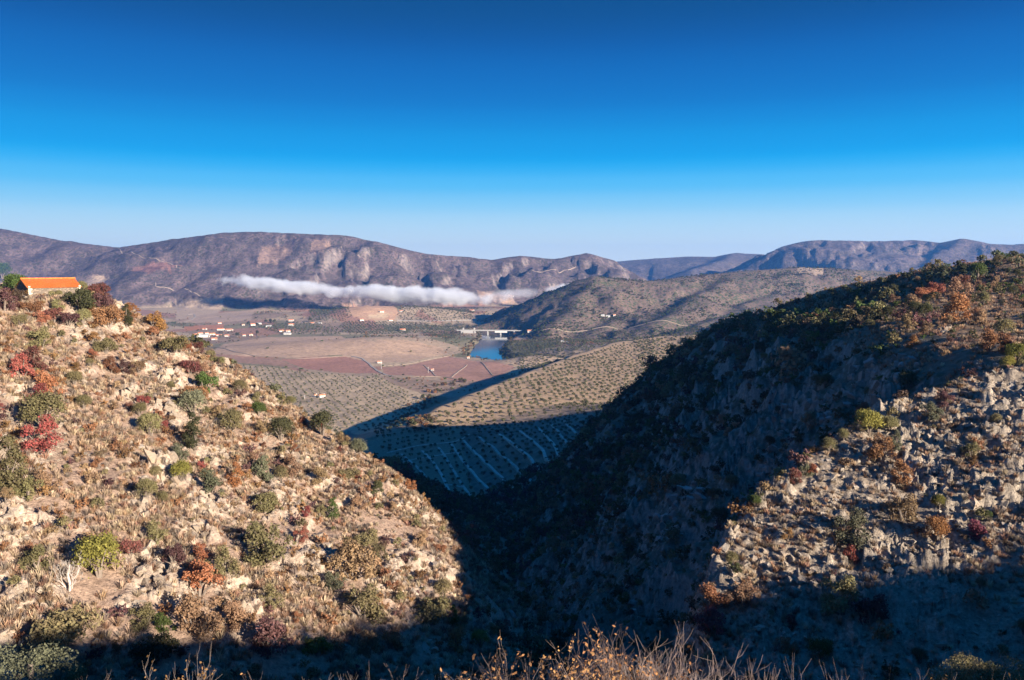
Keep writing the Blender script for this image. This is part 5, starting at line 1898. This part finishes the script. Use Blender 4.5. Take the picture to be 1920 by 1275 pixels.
# ------------------------------------------------------------------ tracks, terrace banks, poles
def ribbon(name, pix, width, m, up, label=None, parent=None, kind='structure', world=None, skirt=0.0):
    P = world if world is not None else map_poly(pix)
    if len(P) < 2:
        return
    P = np.array(P)[:, :2]
    seg = np.linalg.norm(np.diff(P, axis=0), axis=1)
    t = np.concatenate([[0], np.cumsum(seg)])
    k = max(4, int(t[-1] / max(6.0, width)))
    ts = np.linspace(0, t[-1], k)
    X = np.interp(ts, t, P[:, 0])
    Y = np.interp(ts, t, P[:, 1])
    for _ in range(3):
        X[1:-1] = (X[:-2] + 2 * X[1:-1] + X[2:]) / 4
        Y[1:-1] = (Y[:-2] + 2 * Y[1:-1] + Y[2:]) / 4
    X = X + 0.35 * width * fbm(X, Y, 40, 2)
    dx, dy = np.gradient(X), np.gradient(Y)
    q = np.hypot(dx, dy) + 1e-9
    nx, ny = -dy / q, dx / q
    mb = MB()
    Lx, Ly, Rx, Ry = X + nx * width / 2, Y + ny * width / 2, X - nx * width / 2, Y - ny * width / 2
    Lz, Rz = ground(Lx, Ly) + up, ground(Rx, Ry) + up
    if skirt:
        Lz = Rz = np.maximum(Lz, Rz)
    for i in range(k - 1):
        mb.face([(Lx[i], Ly[i], Lz[i]), (Rx[i], Ry[i], Rz[i]), (Rx[i + 1], Ry[i + 1], Rz[i + 1]), (Lx[i + 1], Ly[i + 1], Lz[i + 1])])
        for (ax, ay, az, bx2, by2, bz2) in ((Lx[i], Ly[i], Lz[i], Lx[i + 1], Ly[i + 1], Lz[i + 1]), (Rx[i], Ry[i], Rz[i], Rx[i + 1], Ry[i + 1], Rz[i + 1])):
            mb.face([(ax, ay, az), (bx2, by2, bz2), (bx2, by2, bz2 - 1.0 - skirt), (ax, ay, az - 1.0 - skirt)])
    o = add(name, mb.mesh(name, m), parent=parent)
    if parent is None:
        tag(o, label, kind=kind)
    return o


DIRT = plain_mat('dirt_track', (0.28, 0.21, 0.155), 0.95, 0.15, 0.1)
ASPH = plain_mat('old_asphalt', (0.30, 0.25, 0.21), 0.9, 0.12, 0.1)
TRACKS = [
    ([(660, 668), (680, 672), (692, 682), (706, 694), (722, 703), (740, 706)], 8, 'pale road curving between the two red vineyards', ASPH),
    ([(722, 704), (780, 706), (830, 706), (860, 712)], 6, 'dirt track along the lower edge of the vineyard', DIRT),
    ([(400, 650), (440, 660), (480, 668), (560, 673), (640, 668), (665, 668)], 6, 'dirt track under the brown ploughed dome', DIRT),
    ([(795, 685), (806, 694), (817, 705)], 4, 'dirt path crossing the vineyard by the white hut', DIRT),
    ([(876, 684), (860, 696), (846, 708)], 4, 'dirt path crossing the right part of the vineyard', DIRT),
    ([(902, 679), (914, 692), (924, 704)], 4, 'dirt path at the right end of the vineyard', DIRT),
    ([(715, 687), (770, 682), (815, 672), (845, 667)], 5, 'dirt track along the top of the vineyard', DIRT),
    ([(222, 466), (228, 474), (262, 480), (284, 484), (300, 490), (322, 495), (332, 502)], 12, 'mountain road winding below the saddle', DIRT),
    ([(292, 530), (292, 538), (320, 541), (352, 543), (362, 549), (376, 556)], 11, 'winding road on the lower mountain slope', DIRT),
    ([(352, 590), (364, 589), (366, 594), (358, 600), (345, 604)], 10, 'hairpin road in the tan fields', ASPH),
    ([(745, 601), (800, 602), (850, 601), (890, 600)], 9, 'pale road along the far valley', CONC),
    ([(1010, 622), (1080, 622), (1150, 614), (1200, 610), (1290, 611)], 8, 'road climbing from the bridge along the hill foot', DIRT),
    ([(984, 510), (1000, 508), (1040, 506), (1080, 500)], 10, 'pale track across the right end of the mountain', DIRT),
]
for pix, w, lab, m_ in TRACKS:
    ribbon('dirt_road', pix, w * (0.4 if 'mountain' in lab or 'hill' in lab else 0.6), m_, 0.7, lab)
BANK = plain_mat('terrace_bank_stone', (0.46, 0.39, 0.30), 0.95, 0.3, 0.25)
for k in range(15):
    tx, ty = 752 + 31 * k, 852 - 6.2 * k
    bx2, by2 = tx + 74 + 2 * k, ty + 92
    pts_ = [(tx + (bx2 - tx) * t + 9 * math.sin(3 * t + k), ty + (by2 - ty) * t ** 1.1) for t in np.linspace(0, 1, 7)]
    P = [q for q in (hit(*p) for p in pts_) if q is not None and feature(np.array([q[0]]), np.array([q[1]]))[0] in (0, 4)]
    if len(P) > 2:
        ribbon('terrace_bank', None, 2.2, BANK, 0.6, parent=terr_obj[4], world=P, skirt=1.0)
for pts_ in ([(735, 872), (800, 858), (860, 848)], [(725, 850), (790, 835), (880, 815)], [(760, 900), (830, 905), (870, 915)]):
    ribbon('terrace_bank', pts_, 1.5, BANK, 0.5, parent=terr_obj[4], skirt=1.0)
for px, py, top, lab in [(715, 692, 676, 'grey pylon beside the vineyard road'), (803, 699, 688, 'thin pole in the red vineyard by the white hut'), (571, 747, 741, 'thin pole in the olive grove')]:
    h = hit(px, py)
    hh = (py - top) * np.linalg.norm(h) / FPX
    e = empty('utility_pole', tuple(h))
    tag(e, lab, 'pole')
    mb = MB()
    mb.tube([(0, 0, -1), (0, 0, hh)], [0.5, 0.32], 6)
    add('post', mb.mesh('pole_post', CONC), parent=e)
    mb = MB()
    mb.box(-1.6, 1.6, -0.15, 0.15, hh * 0.9, hh * 0.9 + 0.3)
    add('crossarm', mb.mesh('pole_crossarm', CONC), parent=e)

# ------------------------------------------------------------------ the bridge
A_, B_ = at(868, 619, 2660), at(1002, 621, 2640)
bv = B_ - A_
bl = float(np.hypot(bv[0], bv[1]))
zdeck = WATER_Z + 15
bridge = empty('road_bridge', (A_[0], A_[1], zdeck), (0, 0, math.atan2(bv[1], bv[0])))
tag(bridge, 'long pale road bridge crossing the river', 'bridge')
mb = MB()
mb.box(-20, bl + 20, -5, 5, -1.6, 0)
add('deck', mb.mesh('bridge_deck', CONC), parent=bridge)
for s_ in (-1, 1):
    mb = MB()
    mb.box(-20, bl + 20, s_ * 5 - 0.25, s_ * 5 + 0.25, 0.003, 1.3)
    add('parapet', mb.mesh('bridge_parapet', CONC), parent=bridge)
for t in (0.17, 0.35, 0.53, 0.72, 0.9):
    mb = MB()
    mb.box(t * bl - 2, t * bl + 2, -4, 4, -20, -1.603)
    add('pier', mb.mesh('bridge_pier', CONC), parent=bridge)
mb = MB()
mb.box(-6, 34, -6, 6, -14, -1.603)
add('abutment', mb.mesh('bridge_abutment', CONC), parent=bridge)
mb = MB()
mb.box(bl * 0.45, bl * 0.62, -4.5, 4.5, -7, -1.603)
add('abutment', mb.mesh('bridge_pier_block', WHITE), parent=bridge)
for xx in (0.0, 36.0):
    mb = MB()
    mb.box(xx, xx + 3, -5.6, -4.6, 0.003, 8)
    mb.box(xx, xx + 3, 4.6, 5.6, 0.003, 8)
    mb.box(xx, xx + 3, -4.597, 4.597, 6.5, 8)
    add('portal', mb.mesh('bridge_portal', CONC), parent=bridge)

# ------------------------------------------------------------------ bare shrubs right below the photographer
ORANGE_LEAF = leaf_mat('last_orange_leaf', (0.42, 0.21, 0.08), (0.28, 0.14, 0.06), 0.35)
BUD = plain_mat('reddish_twig', (0.185, 0.13, 0.108), 0.85, 0.25, 8)
FG = []
for v in range(3):
    tips = []
    me = twig_mesh('near_shrub_twigs', BUD if v else TWIG, 17, 5, 0.42, 0.0085, 3, tips, 0.34)
    tp = np.array(tips)
    sel = rng.choice(len(tp), min(len(tp), 2600), replace=False)
    lv = leaves_mesh('near_shrub_leaves', tp[sel] + rng.normal(0, 0.012, (len(sel), 3)), unit(len(sel)), 0.011, 0.55, 1.0)
    lv.materials.append(ORANGE_LEAF)
    FG.append((me, lv, float(np.array([q.co.z for q in me.vertices]).max())))
NEAR = [
    (285, 1228, 0, True, 'bare shrub with orange buds at the bottom left'), (392, 1240, 1, True, 'second bare shrub with orange buds at the bottom left'),
    (600, 1236, 0, False, 'grey leafless shrub at the bottom, under the brown bush'), (720, 1240, 2, False, 'grey leafless shrub at the bottom centre, under the tan bush'), (850, 1238, 0, False, 'grey leafless shrub at the bottom, left of the gorge'),
    (1085, 1165, 1, True, 'large bare shrub covered in small orange leaves at the bottom centre'), (1180, 1205, 2, True, 'bare shrub with few orange leaves between two larger ones'),
    (1035, 1200, 2, True, 'leafy orange shrub left behind the large orange-leaved one'), (1135, 1190, 1, True, 'orange-leaved shrub right behind the large orange-leaved one'), (1215, 1200, 0, False, 'pale leafless shrub left behind the large pale one'), (1310, 1195, 2, False, 'dense pale twigs right behind the large pale shrub'),
    (1270, 1186, 2, False, 'large pale leafless shrub at the bottom centre'), (1340, 1225, 0, False, 'pale leafless shrub right of the large pale one'),
    (1485, 1210, 1, False, 'lone leafless shrub below the rocky spur'), (1560, 1262, 0, False, 'twigs just above the bottom edge below the spur'),
    (1665, 1230, 1, False, 'thin upright twigs at the bottom right'), (1740, 1250, 2, False, 'low twigs at the bottom right'), (1860, 1240, 1, True, 'reddish twigs in front of the green bush at the bottom right'),
    (160, 1262, 2, False, 'low twigs at the bottom left beside the green bush'), (490, 1262, 2, False, 'low twigs between the orange-budded and the grey shrubs'),
]
for px, top, v, lv_on, lab in NEAR:
    dep = rng.uniform(7.5, 9.5)
    p = at(px, top + 16 if 'large' in lab or 'behind' in lab else top + 14, dep)
    g = float(ground(p[0], p[1])[0])
    me, lv, hz = FG[v]
    s_ = (p[2] - g) / hz
    w_ = 1.0 if 'large' in lab else (0.85 if 'behind' in lab else 0.72)
    e = empty('bare_shrub', (p[0], p[1], g), (0, 0, rng.uniform(0, 6.28)), (s_ * w_, s_ * w_, s_))
    tag(e, lab, 'shrub', 'bare shrubs below the photographer')
    add('twigs', me, parent=e)
    if lv_on:
        add('leaves', lv, parent=e)
for px, top, wpx, col, lab in [(30, 1205, 75, 'greygreen', 'blurred green leafy bush in the bottom left corner'), (1800, 1228, 48, 'olive', 'green bush behind twigs at the bottom right'), (1900, 1240, 50, 'olive', 'green bush in the bottom right corner')]:
    p = at(px, top, 16)
    g = float(ground(p[0], p[1])[0])
    r = wpx * 16 / FPX
    hgt = p[2] - g
    me, st = crown('near_bush_crown', 'wide', 5000, 0.022)
    me.materials.append(LEAF[col])
    e = empty('near_bush', (p[0], p[1], p[2] - 1.15 * r * 1.6), (0, 0, 1), (r * 1.6, r * 1.6, r * 1.6))
    tag(e, lab, 'bush')
    add('crown', me, parent=e)
    mb = MB()
    mb.tube([(0, 0, 0.6), (0.1, 0, -1.0), (0, 0.1, -(hgt / (r * 1.6)))], [0.05, 0.08, 0.1], 6)
    mb.tube([(0.3, 0.2, 0.6), (0.15, 0, -0.6), (0, 0.1, -(hgt / (r * 1.6)))], [0.04, 0.06, 0.08], 6)
    add('stem', mb.mesh('near_bush_stem', BARK), parent=e)


# ------------------------------------------------------------------ the low cloud and the haze
def cloud(name, pa, pb, half_w, half_h, dens, label, seed, thr):
    a, b2 = np.array(pa), np.array(pb)
    c = (a + b2) / 2
    L_ = np.linalg.norm(b2 - a) / 2
    d = b2 - a
    bm = bmesh.new()
    bmesh.ops.create_icosphere(bm, subdivisions=4, radius=1.0)
    me = bpy.data.meshes.new(name)
    bm.to_mesh(me)
    bm.free()
    m, n, l, b = mat(name + '_vapour')
    n.remove(b)
    vol = n.new('ShaderNodeVolumePrincipled')
    vol.inputs['Color'].default_value = (0.97, 0.97, 0.98, 1)
    vol.inputs['Anisotropy'].default_value = 0.2
    tc = n.new('ShaderNodeTexCoord')
    ln = n.new('ShaderNodeVectorMath')
    ln.operation = 'LENGTH'
    l.new(tc.outputs['Object'], ln.inputs[0])
    geo = n.new('ShaderNodeNewGeometry')
    nz = noise(n, l, geo.outputs['Position'], 0.011, 8, 0.68)
    nz.noise_dimensions = '4D'
    nz.inputs['W'].default_value = seed
    fall = n.new('ShaderNodeMath')
    fall.operation = 'MULTIPLY_ADD'
    l.new(ln.outputs['Value'], fall.inputs[0])
    fall.inputs[1].default_value = -0.85
    fall.inputs[2].default_value = thr
    sm = n.new('ShaderNodeMath')
    sm.operation = 'MULTIPLY_ADD'
    l.new(nz.outputs['Fac'], sm.inputs[0])
    sm.inputs[1].default_value = 1.7
    l.new(fall.outputs[0], sm.inputs[2])
    mr = n.new('ShaderNodeMapRange')
    mr.inputs['From Min'].default_value = 0.72
    mr.inputs['From Max'].default_value = 1.15
    mr.inputs['To Max'].default_value = dens
    l.new(sm.outputs[0], mr.inputs['Value'])
    l.new(mr.outputs[0], vol.inputs['Density'])
    l.new(vol.outputs[0], n['Material Output'].inputs['Volume'])
    try:
        m.cycles.volume_step_rate = 0.35
    except Exception:
        pass
    o = add(name, me, m, loc=tuple(c), rot=(0, -math.asin(d[2] / (2 * L_)), math.atan2(d[1], d[0])), scale=(L_, half_w, half_h))
    tag(o, label, 'cloud', 'low clouds before the mountains')
    return o


cloud('cloud', at(375, 520, 3750), at(700, 552, 3650), 120, 44, 0.055, 'left part of the long white cloud bank, thinning to a point', 1.0, 0.5)
cloud('cloud', at(560, 543, 3650), at(985, 562, 3600), 130, 48, 0.055, 'right part of the long white cloud bank, its thickest half', 2.3, 0.54)
cloud('cloud', at(880, 556, 3700), at(1030, 546, 3800), 80, 34, 0.012, 'thin wisp right of the long cloud bank', 3.7, 0.5)
cloud('cloud', at(1005, 550, 3900), at(1120, 535, 3900), 60, 36, 0.03, 'small cloud scrap rising behind the river hill', 5.2, 0.6)

zlo, zhi = float(GZ.min()) - 1.0, float(GZ.max()) + 8.0
mb = MB()
mb.box(-9700, 9700, -9700, 9700, zlo, zhi)
m, n, l, b = mat('valley_haze')
n.remove(b)
vol = n.new('ShaderNodeVolumePrincipled')
vol.inputs['Color'].default_value = (0.13, 0.42, 1.0, 1)
vol.inputs['Density'].default_value = HAZE
vol.inputs['Anisotropy'].default_value = 0.4
l.new(vol.outputs[0], n['Material Output'].inputs['Volume'])
tag(add('haze', mb.mesh('haze', m)), 'thin blue haze filling the valley air', kind='stuff')
